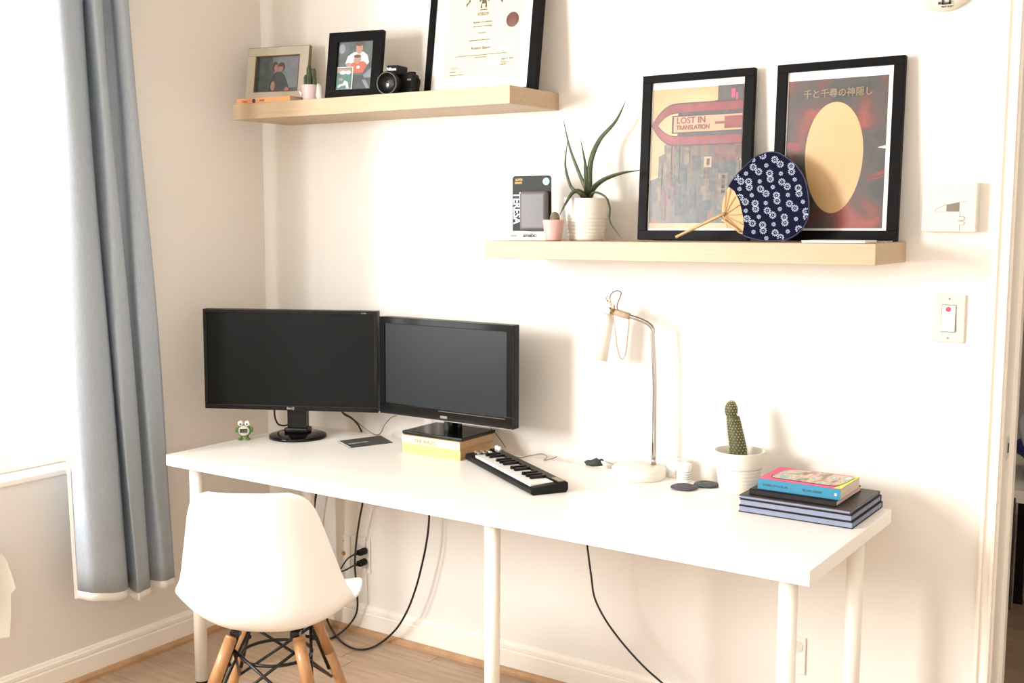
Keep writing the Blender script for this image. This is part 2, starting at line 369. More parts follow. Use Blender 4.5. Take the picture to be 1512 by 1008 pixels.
# window_1: left wall
win = thing('window_1', 'bright white-framed window behind the grey curtain', 'window'); 
for k in ('label', 'category'): del win[k]
win['kind'] = 'structure'
b = B()
xf = -0.10
for a0, a1, c0, c1 in ((W0, W1, WZ0 + .0042, WZ0 + .05), (W0, W1, WZ1 - .05, WZ1), (W0, W0 + .05, WZ0 + .0501, WZ1 - .0501), (W1 - .03, W1, WZ0 + .0501, WZ1 - .0501), ((W0 + W1) / 2 - .025, (W0 + W1) / 2 + .025, WZ0 + .0501, WZ1 - .0501)):
    b.mm((xf - .03, a0, c0), (xf + .02, a1, c1))
obj('window_frame', b, 'trim', win, bevel=0.004)
b = B(); b.mm((xf - .004, W0 + .05, WZ0 + .05), (xf, (W0 + W1) / 2 - .025, WZ1 - .05)); obj('pane', b, 'pane', win)
b = B(); b.mm((xf - .004, (W0 + W1) / 2 + .025, WZ0 + .05), (xf, W1 - .03, WZ1 - .05)); obj('pane', b, 'pane', win)
b = B(); b.mm((-T + .02, W0, WZ0 - .015), (0.006, W1, WZ0 + .004)); obj('window_sill', b, 'trim', win, bevel=0.004)
# window_2: left wall further along; fill_window: unseen, added behind the camera for the room fill
def front_window(nm, x0, x1, z0, z1, yf):
    wn = bpy.data.objects.new(nm, None); C.objects.link(wn); wn['kind'] = 'structure'
    b = B()
    for a0, a1, c0, c1 in ((x0, x1, z0, z0 + .04), (x0, x1, z1 - .04, z1), (x0, x0 + .04, z0 + .0401, z1 - .0401), (x1 - .04, x1, z0 + .0401, z1 - .0401)): b.mm((a0, yf - .03, c0), (a1, yf + .02, c1))
    obj('window_frame', b, 'trim', wn, bevel=0.004)
    b = B(); b.mm((x0 + .04, yf - .004, z0 + .04), (x1 - .04, yf, z1 - .04)); obj('pane', b, 'pane', wn)
wn = bpy.data.objects.new('window_2', None); C.objects.link(wn); wn['kind'] = 'structure'
b = B()
for a0, a1, c0, c1 in ((-3.40, -2.30, 1.10, 1.14), (-3.40, -2.30, 2.16, 2.2), (-3.40, -3.36, 1.1401, 2.1599), (-2.34, -2.30, 1.1401, 2.1599)): b.mm((-.13, a0, c0), (-.08, a1, c1))
obj('window_frame', b, 'trim', wn, bevel=0.004)
b = B(); b.mm((-.104, -3.36, 1.14), (-.10, -2.34, 2.16)); obj('pane', b, 'pane', wn)
front_window('fill_window', 2.3, 3.7, 0.95, 2.25, -4.18)

# baseboards: moulded profile (depth, height) swept along the wall, then the oak strip at the floor
prof = [(0, 0.100), (0.006, 0.098), (0.008, 0.090), (0.012, 0.088), (0.012, 0.078), (0.009, 0.074), (0.014, 0.070), (0.014, 0.0), (0, 0)]
b = B(); b.prism([(0, -d - 0.0003, z) for d, z in prof], (2.455, 0, 0)); bb = struct('baseboard_back', b, 'trim')
b = B(); b.prism([(0, -0.0145, 0.0002), (0, -0.031, 0.0002), (0, -0.030, 0.010), (0, -0.024, 0.017), (0, -0.0145, 0.019)], (2.455, 0, 0)); obj('oak_strip', b, 'oak_shoe', bb)
b = B(); b.prism([(d + 0.0003, -0.016, z) for d, z in prof], (0, -4.08, 0)); bl = struct('baseboard_left', b, 'trim')
b = B(); b.prism([(0.0145, -0.032, 0.0002), (0.031, -0.032, 0.0002), (0.030, -0.032, 0.010), (0.024, -0.032, 0.017), (0.0145, -0.032, 0.019)], (0, -4.06, 0)); obj('oak_strip', b, 'oak_shoe', bl)

# door casing (moulded) and jamb
b = B()
cp = [(2.456, 0), (2.456, -0.011), (2.461, -0.017), (2.466, -0.017), (2.467, -0.009), (2.476, -0.010), (2.482, -0.012), (2.483, -0.020), (2.487, -0.024), (2.4935, -0.022), (2.4935, 0)]
b.prism([(x, y, 0) for x, y in cp], (0, 0, 2.09)); b.prism([(2.493 + 3.35 - x, y, 0) for x, y in cp], (0, 0, 2.09)); b.mm((2.456, -0.02, 2.05), (3.39, 0, 2.10))
struct('trim_1', b, 'trim')
b = B(); b.mm((DX - .0003, -0.004, 0), (DX + .006, 0.165, 2.05)); b.mm((3.344, -0.004, 0), (3.35, 0.165, 2.05)); b.mm((DX, -.004, 2.044), (3.35, .165, 2.05))
b.mm((DX + .006, 0.085, 0), (DX + .016, 0.115, 2.04))
jm = struct('trim_2', b, 'trim')
b = B(); b.prism([(DX + .0062, 0.02, 0.86), (DX + .0062, 0.058, 0.86), (DX + .0062, 0.064, 0.875), (DX + .0062, 0.064, 0.90), (DX + .0062, 0.058, 0.915), (DX + .0062, 0.02, 0.915)], (0.002, 0, 0))
obj('strike_plate', b, 'offwhite', jm, label='cream painted strike plate'); b = B(); b.mm((DX + .0075, 0.040, 0.876), (DX + .0092, 0.052, 0.90)); obj('latch_hole', b, 'card_dark', jm)

# ================================================================== DESK
H = 0.7235; DXL, DXR, DYF, DYB = 0.2593, 2.2608, -0.6741, -0.1205 + 0.05
DYB = -0.075
desk = thing('desk', 'long white laminate desk on round metal legs along the wall', 'desk', (1.26, -0.37, 0))
b = B(); b.mm((DXL, DYF, H - .034), (DXR, DYB, H)); obj('desktop', b, 'desk', desk, bevel=0.0012, world=True)
for lx, ly in ((0.33, -0.62), (1.427, -0.62), (2.197, -0.62), (0.33, -0.14), (2.21, -0.19)):
    b = B(); b.cyl((lx, ly, 0.012), (lx, ly, H - .040), 0.0195, 0.0205, n=28); lg = obj('leg', b, 'white_metal', desk, world=True)
    b = B(); b.cyl((lx, ly, 0.0), (lx, ly, 0.014), 0.0175, 0.0175, n=20)
    f = obj('leg_foot', b, 'black_matte', lg, label='black plastic foot'); f.data.transform(Matrix.Translation((-1.26, 0.37, 0)))
    b = B(); b.box((lx, ly, H - .037), (0.07, 0.07, 0.006)); f = obj('mounting_plate', b, 'white_metal', lg); f.data.transform(Matrix.Translation((-1.26, 0.37, 0)))

# ================================================================== SHELVES
UZ = 1.805; UX = 0.1322
LZ = 1.3869; LX = 1.149
sh1 = thing('floating_shelf', 'upper pale oak floating shelf holding photo frames, camera and certificate', 'shelf', (UX + .55, -.13, UZ - .05), group='floating shelves')
b = B(); b.mm((-.55, -.13, 0), (.55, .13, .05)); obj('board', b, 'shelf_oak', sh1, bevel=0.0012)
sh2 = thing('floating_shelf', 'lower pale oak floating shelf holding the aloe, posters and round fan', 'shelf', (LX + .55, -.13, LZ - .05), group='floating shelves')
tilt = math.asin(0.011 / 1.1)
def zL(x): return LZ - (LX + 1.1 - x) * math.tan(tilt)
b = B(); b.mm((-.55, -.13, 0), (.55, .13, .05)); o = obj('board', b, 'shelf_oak', sh2, bevel=0.0012)
o.data.transform(Matrix.Translation((.55, 0, .05)) @ Matrix.Rotation(-tilt, 4, 'Y') @ Matrix.Translation((-.55, 0, -.05)))

# ================================================================== CURTAIN
rows_px = [
 # (px, py, x offset from the left wall) along the cloth, top edge of picture and bottom hem
 ((60, 0, .10), (110, 872, .12)), ((76, 0, .16), (128, 876, .165)), ((96, 0, .175), (150, 877, .185)), ((112, 0, .15), (170, 875, .165)), ((121, 0, .11), (187, 868, .12)),
 ((116, 0, .06), (186, 862, .08)), ((124, 0, .09), (190, 872, .10)), ((136, 0, .155), (200, 876, .155)), ((147, 0, .14), (212, 872, .135)), ((152, 0, .09), (219, 866, .10)),
 ((150, 0, .05), (216, 856, .07)), ((162, 0, .055), (220, 857, .075)), ((170, 0, .10), (232, 858, .115)), ((181, 0, .115), (246, 856, .12)), ((191, 0, .10), (258, 852, .10))]
ZT = 2.34
def crow(z):
    out = []
    for (a, c) in rows_px:
        A = at(a[0], a[1], x=a[2]); Bp = at(c[0], c[1], x=c[2]); t = (z - Bp.z) / (A.z - Bp.z)
        p = Bp.lerp(A, t); out.append(p)
    return out
def crow_t(t):
    out = []
    for (a, c) in rows_px:
        A = at(a[0], a[1], x=a[2]); Bp = at(c[0] + 4, c[1] + 11, x=c[2]); k = (ZT - Bp.z) / (A.z - Bp.z)
        top = Bp.lerp(A, k); out.append(Bp.lerp(top, t))
    return smooth_path(out, 5)
cur = thing('curtain', 'grey linen curtain with white hem hanging in long folds beside the window', 'curtain', (0.12, -0.75, 0.2))
def cloth(ts, off=0.0, dz=0.0):
    b = B(); prev = None
    for t in ts:
        row = crow_t(t); n = len(row); vs = []
        for i, p in enumerate(row):
            q = p.copy(); u = i / n
            q.x += 0.006 * math.sin(u * 31 + t * 5) * (1 - t * .4) + off; q.y += 0.004 * math.sin(t * 9 + u * 17)
            q.z += dz
            vs.append(b.bm.verts.new(q))
        if prev:
            for i in range(len(vs) - 1):
                f = b.bm.faces.new((prev[i], prev[i + 1], vs[i + 1], vs[i])); f.smooth = True
        prev = vs
    return b
b = cloth([0.012 + 0.988 * i / 30 for i in range(31)]); o = obj('cloth', b, 'curtain', cur, world=True, recalc=False)
md = o.modifiers.new('solid', 'SOLIDIFY'); md.thickness = 0.002
b = cloth([0.0, 0.006, 0.0125], off=0.0); o = obj('hem', b, 'lining', cur, world=True, recalc=False, label='white lining hem'); md = o.modifiers.new('solid', 'SOLIDIFY'); md.thickness = 0.004
# white lining edge strips
for idx, wid in ((0, .007), (50, .009)):
    b = B(); pv = None
    for i in range(31):
        t = (0.0 + i / 30) if idx == 0 else (i / 30 * 0.45)
        r = crow_t(t); p = r[idx]; q = p + Vector((-0.002, -wid, 0)) if idx == 0 else p + Vector((0.012, -0.012, 0)) * (1 - t)
        pp = p + Vector((0.001, 0.002, 0)); a = b.bm.verts.new(pp); c = b.bm.verts.new(q)
        if pv: b.bm.faces.new((pv[0], pv[1], c, a))
        pv = (a, c)
    o = obj('lining_edge', b, 'lining', cur, world=True, recalc=False, label='white lining edge'); md = o.modifiers.new('solid', 'SOLIDIFY'); md.thickness = 0.002
rod = thing('curtain_rod', 'white curtain rod above the window', 'rod', (0.1, -1.4, 2.37))
b = B(); b.cyl((0, -0.85, 0), (0, 0.9, 0), 0.012); obj('pole', b, 'white_metal', rod)
for s_ in (-.8, .86):
    b = B(); b.mm((-.1, s_ - .01, -.015), (0, s_ + .01, .015)); obj('bracket', b, 'white_metal', rod)
for s_ in (-.85, .9):
    b = B(); b.sphere((0, s_, 0), .02); obj('finial', b, 'white_metal', rod)
# white cloth corner at the left edge of the picture, below the window
cl = thing('white_towel', 'white cloth hanging below the window at the left edge', 'cloth', (0.06, -1.2, 0.35))
b = B(); pts = [(-60, 800), (-5, 812), (6, 826), (14, 848), (20, 868), (12, 876), (12, 905), (11, 940), (-60, 950)]
pp = [at(px, py, x=.07 + .006 * math.sin(i * 2)) for i, (px, py) in enumerate(pts)]
b.prism(pp, (0.012, 0.002, 0)); obj('cloth', b, 'lining', cl, world=True, bevel=0.003)
b = B(); b.prism([at(px, py, x=.085) for px, py in ((-60, 796), (-14, 806), (-4, 830), (-2, 868), (-6, 905), (-60, 900))], (0.01, 0, 0)); obj('fold', b, 'lining', cl, world=True, bevel=0.003)
b = B(); c0 = at(-30, 815, x=.0); b.cyl((0.0, c0.y, c0.z), (0.09, c0.y, c0.z + .01), .007); obj('wall_peg', b, 'chrome', cl, world=True)

# ================================================================== MONITORS
def panel_monitor(nm, label, w_, h_, bz, zb, th, scr, rz, loc, bez, base_fn, lip=0):
    t = thing(nm, label, 'monitor', loc, rz)
    zc = zb + h_ / 2
    b = B(); b.box((0, 0.012, zc), (w_, 0.03, h_)); b.box((0, 0.035, zc - .01), (w_ * .62, 0.025, h_ * .6)); obj('housing', b, 'black_matte', t, bevel=0.003)
    b = B(); l, r_, tp, bt = bz; y0 = -0.003
    b.mm((-w_ / 2, y0 - .006, zb), (w_ / 2, y0, zb + bt)); b.mm((-w_ / 2, y0 - .006, zb + h_ - tp), (w_ / 2, y0, zb + h_))
    b.mm((-w_ / 2, y0 - .006, zb + bt), (-w_ / 2 + l, y0, zb + h_ - tp)); b.mm((w_ / 2 - r_, y0 - .006, zb + bt), (w_ / 2, y0, zb + h_ - tp))
    obj('bezel', b, bez, t, bevel=0.0015)
    b = B(); b.mm((-w_ / 2 + l, y0 - .0015, zb + bt), (w_ / 2 - r_, y0, zb + h_ - tp)); obj('screen', b, scr, t)
    return t
# left monitor, centre of the panel face
m1 = panel_monitor('computer_monitor', 'wide black monitor on a round glossy foot, left of the pair', .5735, .323, (.012, .012, .012, .016), .0995, .03, 'screen1', .462, (0.42, -0.302, H), 'black_gloss', None)
b = B(); b.cyl((0, 0.06, .001), (0, 0.06, .010), .094, .092, n=48); b.lathe([(.092, .010), (.080, .0145), (.03, .018), (0, .018)], 48, (0, .06, 0)); obj('foot', b, 'black_gloss', m1)
b = B(); b.prism([(-.031, .045, .015), (.031, .045, .015), (.031, .085, .015), (-.031, .085, .015)], (0, 0, .17)); obj('neck', b, 'black_gloss', m1, bevel=.004)
b = B(); b.prism([(-.040, .035, .016), (.040, .035, .016), (.040, .09, .016), (-.040, .09, .016)], (0, 0, .018)); obj('neck_collar', b, 'black_gloss', m1, bevel=.006)
text('logo', 'BenQ', .0105, (-.013, -.0095, .1035), X3, Z3, 'line', m1, align='LEFT', bold=.0003)
text('model_print', 'G2450', .006, (.235, -.0095, .4135), X3, Z3, 'line', m1)
# right monitor
m2 = panel_monitor('computer_monitor', 'smaller black monitor with silver line, standing on old yellow books', .502, .306, (.019, .022, .020, .036), .0255, .03, 'screen2', 0, (0.953, -0.189, 0.8015), 'black_gloss', None)
b = B(); b.mm((-.02, -.0098, .0255 + .029), (.225, -.0092, .0255 + .0305)); obj('silver_line', b, 'chrome', m2, label='thin silver line')
b = B(); b.mm((-.25, -.0098, .0262), (.25, -.0092, .0275)); obj('silver_edge', b, 'chrome', m2)
b = B(); b.mm((-.012, -.0098, .0255 + .0085), (.014, -.0090, .0255 + .0165)); obj('badge', b, 'chrome', m2)
text('logo', 'RCA', .010, (-.010, -.0103, .0348), X3, Z3, 'line', m2, bold=.0003)
b = B(); b.mm((-.137, -.040, -.0225), (.093, .135, -.012)); obj('foot', b, 'black_gloss', m2, bevel=.003)
b = B(); b.mm((-.025, .035, -.013), (.025, .055, .10)); b.mm((-.006, .0, -.013), (.012, .034, .03)); obj('neck', b, 'black_gloss', m2, bevel=.003)

# books under the right monitor
bx0, bx1, by0, by1 = .826, 1.045, -.237, -.065
def slabbook(nm, label, x0, x1, y0, y1, z0, z1, spine, cover, pages, group=None, txt=None, tm='ink_dark', spine_front=True, cov=.0025, ts=.6, side=None):
    t = thing(nm, label, 'book', ((x0 + x1) / 2, (y0 + y1) / 2, z0), 0, group)
    W, D, Hh = (x1 - x0) / 2, (y1 - y0) / 2, z1 - z0
    b = B(); b.mm((-W, -D, 0), (W, D, cov)); b.mm((-W, -D, Hh - cov), (W, D, Hh)); obj('cover', b, cover, t, bevel=.0006)
    b = B(); b.mm((-W, -D - .001, 0), (W, -D + .002, Hh)); obj('spine', b, spine, t, bevel=.0006)
    b = B(); b.mm((-W + .003, -D + .002, cov), (W - .003, D - .003, Hh - cov)); obj('pages', b, pages, t)
    if txt: text('spine_lettering', txt, (Hh * ts), (-W * .55, -D - .0013, Hh * .25), X3, Z3, tm, t, xs=1.0)
    return t
slabbook('book', 'thick pale yellow old book lying lowest under the right monitor', bx0, bx1, by0, by1, H + .0005, H + .0305, 'yellow', 'brown_side', 'brown_side', 'old books under the right monitor')
slabbook('book', 'cream old book with worn spine lettering directly under the monitor foot', bx0 - .002, bx1 - .001, by0 - .001, by1, H + .031, H + .0553, 'cream_book', 'brown_side', 'brown_side', 'old books under the right monitor', txt='THE WALES', tm='ink', ts=.62)

# ================================================================== MIDI KEYBOARD
k0, k1, k2 = Vector((1.05, -.219, H)), Vector((1.447, -.473, H)), Vector((1.508, -.387, H))
ang = math.atan2((k1 - k0).y, (k1 - k0).x)
LK, WK = .472, .108
kb = thing('midi_keyboard', 'small black music keyboard with piano keys lying diagonally on the desk', 'keyboard', tuple(k0), ang)
b = B(); b.prism([(0, 0, .005), (0, .006, .0), (0, WK - .006, 0), (0, WK, .008), (0, WK, .026), (0, WK - .004, .028), (0, .004, .020), (0, 0, .016)], (LK, 0, 0)); obj('case', b, 'black_matte', kb, bevel=.002)
b = B(); b.mm((.002, WK - .03, .0255), (LK - .002, WK - .004, .0292)); obj('back_strip', b, 'black_gloss', kb, bevel=.001)
b = B(); b.mm((LK - .055, WK - .024, .0292), (LK - .008, WK - .008, .0297)); obj('label_plate', b, 'cable_grey', kb)
kx0, kx1 = .062, LK - .022; nk = 15; kw = (kx1 - kx0) / nk
for i in range(nk):
    b = B(); b.mm((kx0 + i * kw + .0005, .007, .014), (kx0 + (i + 1) * kw - .0005, .075, .0265)); obj('white_key', b, 'key_white', kb, bevel=.0008)
for i in range(nk - 1):
    if i % 7 in (0, 1, 3, 4, 5):
        b = B(); x = kx0 + (i + 1) * kw; b.prism([(x - .006, .030, .0265), (x + .006, .030, .0265), (x + .005, .075, .0265), (x - .005, .075, .0265)], (0, .002, .008)); obj('black_key', b, 'black_gloss', kb, bevel=.001)
for i, (x, y) in enumerate(((.018, .094), (.036, .094))):
    b = B(); b.cyl((x, y, .026), (x, y, .040), .0065, .0055, n=16); obj('knob', b, 'key_white', kb, label='white round knob')
for i in range(6):
    x, y = .014 + (i % 2) * .02, .03 + (i // 2) * .018
    b = B(); b.box((x, y, .0245), (.014, .009, .006)); obj('button', b, 'cable_grey' if i != 5 else 'key_white', kb, bevel=.001)

# ================================================================== FROG CLOCK, CARD
fr = thing('frog_clock', 'tiny green frog-shaped clock with white eyes at the left end of the desk', 'clock', (.293, -.388, H), math.radians(38))
fr.location = at(361, 649, z=H)
b = B(); b.sphere((0, 0, .024), .018, sc_=(1, .62, .92)); obj('body', b, 'frog', fr)
b = B(); b.sphere((0, -.0055, .024), .0145, sc_=(1, .5, .92)); obj('face', b, 'offwhite', fr, label='pale face plate')
b = B(); b.box((0, -.0135, .0255), (.0185, .004, .0095)); obj('display', b, 'black_gloss', fr, bevel=.001)
text('digits', '12:30', .0075, (-.0085, -.0157, .0228), X3, Z3, 'line', fr)
for s_ in (-1, 1):
    b = B(); b.sphere((s_ * .0085, -.003, .0425), .0072); e = obj('eye', b, 'white_plastic', fr)
    b = B(); b.sphere((s_ * .0080, -.0095, .0420), .0022, u=10, v=6); obj('pupil', b, 'black_matte', e)
    b = B(); b.sphere((s_ * .009, -.004, .003), .007, sc_=(1, 1.2, .42)); b.cyl((s_ * .008, 0, .004), (s_ * .007, 0, .012), .0035); obj('foot', b, 'frog', fr)
    b = B(); b.sphere((s_ * .0195, -.001, .026), .0045, sc_=(.7, .8, 1.6)); obj('arm', b, 'frog', fr)
fr.scale = (1.28, 1.28, 1.28)
cd = thing('business_card', 'dark flat card with light print lying between the two monitors', 'card', tuple(at(540, 650, z=H)))
q = [at(498, 651, z=H + .0012), at(516, 661, z=H + .0012), at(580, 653, z=H + .0012), at(562, 643, z=H + .0012)]
b = B(); b.prism([p - Vector((0, 0, .001)) for p in q], (0, 0, .0015)); obj('card_sheet', b, 'card', cd, world=True)
ux = (q[2] - q[1]).normalized(); uz = Vector((-ux.y, ux.x, 0))
text('card_print', 'STARTUP WEEK', .016, q[1].lerp(q[0], .42) + ux * .018 + Vector((0, 0, .0006)), ux, uz, 'offwhite', cd, world=True, xs=.62)
b = B(); b.prism([q[0] + Vector((0, 0, .0004)), q[1] + Vector((0, 0, .0004)), q[1] + ux * .006 + Vector((0, 0, .0004)), q[0] + ux * .006 + Vector((0, 0, .0004))], (0, 0, .0002)); obj('card_edge', b, 'paper', cd, world=True, label='white edge stripe')

# ================================================================== DESK LAMP with key chain
LP = Vector((1.577, -.120, H))
lamp = thing('desk_lamp', 'white and chrome desk lamp with tilted shade on a round base', 'lamp', tuple(LP))
b = B(); b.lathe([(0, 0), (.072, 0), (.075, .003), (.075, .026), (.072, .030), (.0, .031)], 56); obj('base', b, 'ceramic', lamp)
px_, py_ = 1.600 - LP.x, -.075 - LP.y
b = B(); b.cyl((px_, py_, .029), (px_, py_, .050), .0075, .0055, n=20); obj('pole_socket', b, 'chrome', lamp)
pole_top = at(965, 500, y=-.075)
e1 = at(964, 486, y=-.075); e2 = at(956, 477, y=-.076); e3 = at(940, 470, y=-.078); e4 = at(905, 460, y=-.082)
b = B(); b.tube([Vector((LP.x + px_, LP.y + py_, H + .045)), Vector((LP.x + px_, LP.y + py_, .85)), Vector((LP.x + px_ - .002, LP.y + py_, 1.0)), Vector((e1.x, -.075, pole_top.z)), e1, e2, e3, (e3 + e4) / 2, e4], .0062, n=16, sub=8); obj('pole', b, 'chrome', lamp, world=True)
j0, j1 = at(903, 459, y=-.083), at(930, 467, y=-.079)
b = B(); b.cyl(j0, j1, .0095, n=20); obj('arm_sleeve', b, 'leather', lamp, world=True, label='pale tan arm sleeve')
b = B(); k = at(898, 458, y=-.10); b.cyl(k + Vector((0, -.004, 0)), k + Vector((0, .018, 0)), .0085, n=20); b.box(at(904, 455, y=-.088), (.012, .008, .022)); obj('tilt_knob', b, 'copper', lamp, world=True, label='pinkish brass tilt knob')
s0, s1 = at(897, 466, y=-.095), at(884, 531, y=-.110)
ax = (s1 - s0); ln = ax.length; mt = Matrix.Translation(s0) @ ax.to_track_quat('Z', 'Y').to_matrix().to_4x4()
b = B(); b.lathe([(0, -.006), (.010, -.006), (.018, .004), (.021, .016), (.0245, ln), (.0232, ln), (.0195, .018), (.014, .006), (0, .004)], 40, mtx=mt); obj('shade', b, 'ceramic', lamp, world=True)
cord = [at(914, 462, y=-.085), at(911, 452, y=-.087), at(915, 440, y=-.088), at(917, 432, y=-.090), at(911, 429, y=-.091), at(903, 433, y=-.090), at(900, 441, y=-.089)]
b = B(); b.tube(cord, .0016, n=8); obj('cord_loop', b, 'cable_brown', lamp, world=True, label='dark brown cord loop')
# gold chain hooked over the lamp joint
ch = thing('gold_chain', 'thin gold chain necklace hooked over the desk lamp joint', 'chain', tuple(at(905, 470, y=-.105)))
path = smooth_path([at(901, 440, y=-.108), at(903, 455, y=-.110), at(906, 470, y=-.110), at(909, 492, y=-.110), at(911, 510, y=-.110), at(915, 526, y=-.110), at(920, 530, y=-.110), at(924, 520, y=-.108), at(926, 505, y=-.106), at(928, 485, y=-.104), at(929, 470, y=-.102)], 10)
L_ = 0; last = path[0]; pts = [path[0]]
for p in path[1:]:
    if (p - last).length > .0046: pts.append(p); last = p
lm = None
for i in range(len(pts) - 1):
    d = (pts[i + 1] - pts[i]).normalized(); c = (pts[i] + pts[i + 1]) / 2
    if lm is None:
        b = B(); ring = [Vector((.0018 * math.cos(a * PI / 4), 0, .0033 * math.sin(a * PI / 4))) for a in range(9)]; b.tube(ring, .0008, n=5, sub=1)
        lk = obj('chain_link', b, 'gold', ch); lm = lk.data
    else: lk = bpy.data.objects.new('chain_link', lm); C.objects.link(lk); lk.parent = ch
    q = d.to_track_quat('Z', 'Y').to_matrix().to_4x4() @ Matrix.Rotation(PI / 2 * (i % 2) + .4, 4, 'Z')
    lk.matrix_local = Matrix.Translation(c - Vector(ch['_loc'])) @ q
b = B(); b.tube([at(901, 446, y=-.108), at(896, 443, y=-.108), at(895, 439, y=-.108), at(899, 437, y=-.108)], .0014, n=6); b.sphere(at(897, 444, y=-.108), .003); obj('clasp', b, 'gold', ch, world=True)

# ================================================================== small things on the desk right
p = at(876, 687, z=H)
t = thing('dark_pouch', 'small dark grey-green crumpled pouch on the desk left of the lamp base', 'pouch', tuple(p), .2)
b = B(); b.lathe([(0, .001), (.020, .0), (.026, .006), (.022, .014), (.010, .019), (0, .017)], 14, wob=lambda k, z: 1 + .16 * math.sin(k * 1.9 + z * 300))
for v in b.bm.verts: v.co.x *= 1.02; v.co.y *= .62; v.co.z += .004 * math.sin(v.co.x * 150) * (v.co.z > .003)
obj('bag', b, 'pouch', t)
b = B(); b.tube([(.016, .0, .014), (.024, .003, .019), (.030, .004, .016)], .004, n=6, taper=lambda u: 1 - .5 * u); obj('drawn_neck', b, 'pouch', t)
t2 = thing('thin_stylus', 'thin grey pin lying between the dark pouch and the lamp', 'pin', tuple(at(902, 684, z=H)))
b = B(); b.cyl(at(893, 681, z=H + .003), at(911, 687, z=H + .003), .0012, .0008, n=8); obj('shaft', b, 'cable_grey', t2, world=True)
def jar(px, py, label):
    p = at(px, py, z=H); t = thing('pill_jar', label, 'jar', tuple(p), random.random(), 'small white jars beside the lamp')
    b = B(); b.lathe([(0, 0), (.0185, 0), (.0200, .002), (.0200, .038), (.017, .041), (0, .041)], 32); obj('jar_body', b, 'white_plastic', t)
    b = B(); b.lathe([(.0205, .0385), (.0205, .050), (.019, .0515), (0, .0515)], 32, wob=lambda k, z: 1 + .012 * (k % 2)); obj('lid', b, 'white_plastic', t, label='ribbed white lid')
    for j, zz in enumerate((.010, .016, .022, .029)):
        b = B(); n = 9
        for i in range(n):
            a0 = math.radians(-95 + i * 14 + j * 5); a1 = a0 + math.radians(8)
            b.prism([(math.cos(a) * .0202, math.sin(a) * .0202, zz) for a in (a0, a1)] + [(math.cos(a) * .0202, math.sin(a) * .0202, zz + .0022) for a in (a1, a0)], (math.cos(a0) * .0002, math.sin(a0) * .0002, 0))
        obj('label_line', b, 'line', t)
jar(1010, 711, 'white pill jar with ribbed lid, nearer one of the pair beside the lamp')
jar(995, 703, 'white pill jar standing behind the other one beside the lamp')
for (px, py, r, m, lab, zz) in ((1010, 721, .036, 'coaster_a', 'dark purple flat disc in front of the white pill jars', 0), (1043, 717, .034, 'coaster_b', 'dark slate oval disc right of the purple disc', 0)):
    p = at(px, py, z=H); t = thing('flat_disc', lab, 'disc', tuple(p))
    b = B(); b.lathe([(0, 0), (r * .8, 0), (r, .004), (r * .96, .007), (r * .7, .0085), (0, .0085)], 32, wob=lambda k, z: 1 + .05 * math.sin(k * .7)); obj('disc_body', b, m, t)
    b = B(); b.lathe([(r * .55, .0085), (r * .55, .0095), (r * .5, .0095), (r * .5, .0085)], 32); obj('ring', b, m, t)

# cactus pot on the desk
cp_ = Vector((1.872, -.118, H))
def ribbed_pot(t, rt, rb, h, m, ribs, thick=.004, c=(0, 0, 0)):
    pr = [(0, 0), (rb * .96, 0), (rb, .002)]
    n = 40
    for i in range(1, n):
        z = h * i / n; r = rb + (rt - rb) * (z / h) ** .8
        if ribs and ribs[0] < z / h < ribs[1]: r += .0009 * math.sin((z / h - ribs[0]) / (ribs[1] - ribs[0]) * PI * 2 * ribs[2])
        pr.append((r, z))
    pr += [(rt, h - .001), (rt - .001, h), (rt - thick, h - .001), (rt - thick - .003, h * .55), (0, h * .55)]
    b = B(); b.lathe(pr, 48, c); return obj('pot', b, m, t)
def soil_disc(t, r, z):
    b = B(); b.lathe([(0, z + .002), (r * .5, z + .003), (r, z)], 24, wob=lambda k, zz: 1); b.lathe([(0, z - .004), (r, z - .004), (r, z)], 24); obj('soil', b, 'soil', t)
ct = thing('potted_cactus', 'tall two-lobed green cactus in a white ribbed pot on the desk', 'plant', tuple(cp_))
ribbed_pot(ct, .0665, .048, .112, 'ceramic', (.18, .62, 5)); soil_disc(ct, .058, .085)
b = B(); b.tube([(-.004, 0, .075), (-.004, 0, .115), (-.013, 0, .160), (-.020, 0, .195), (-.020, 0, .205)], .023, n=20, sub=8, taper=lambda u: (1.08 - .42 * u) * (1 if u < .8 else 1 - (u - .8) * 2.4)); obj('lower_lobe', b, 'cactus', ct)
b = B(); b.sphere((-.026, 0, .216), .0185, sc_=(.92, .9, 1.35), u=20, v=14); obj('upper_lobe', b, 'cactus', ct)
def spines(t, fn, rows_n, cols, L=.004):
    b = B()
    for i in range(rows_n):
        u = (i + .5) / rows_n
        for k in range(cols):
            a = 2 * PI * (k + .5 * (i % 2)) / cols; p, n = fn(u, a)
            b.sphere(p, .0014, u=5, v=4)
            for q in range(3):
                d = (n + Vector((random.uniform(-.8, .8), random.uniform(-.8, .8), random.uniform(-.8, .8)))).normalized()
                b.cyl(p, p + d * L, .0004, .0001, n=3, cap=False)
    o = obj('spines', b, 'spine', t); o['kind'] = 'stuff'
def f1(u, a):
    z = .09 + u * .105; c = Vector((-.004 - max(0, (z - .11)) * .19, 0, z)); r = .0252 * (1.06 - .36 * u)
    n = Vector((math.cos(a), math.sin(a), .1)); return c + Vector((math.cos(a) * r, math.sin(a) * r, 0)), n
def f2(u, a):
    ph = (u - .5) * 2.7; n = Vector((math.cos(a) * math.cos(ph), math.sin(a) * math.cos(ph), math.sin(ph)))
    return Vector((-.026, 0, .216)) + Vector((n.x * .017, n.y * .0167, n.z * .025)), n
spines(ct, f1, 15, 15); spines(ct, f2, 9, 13)

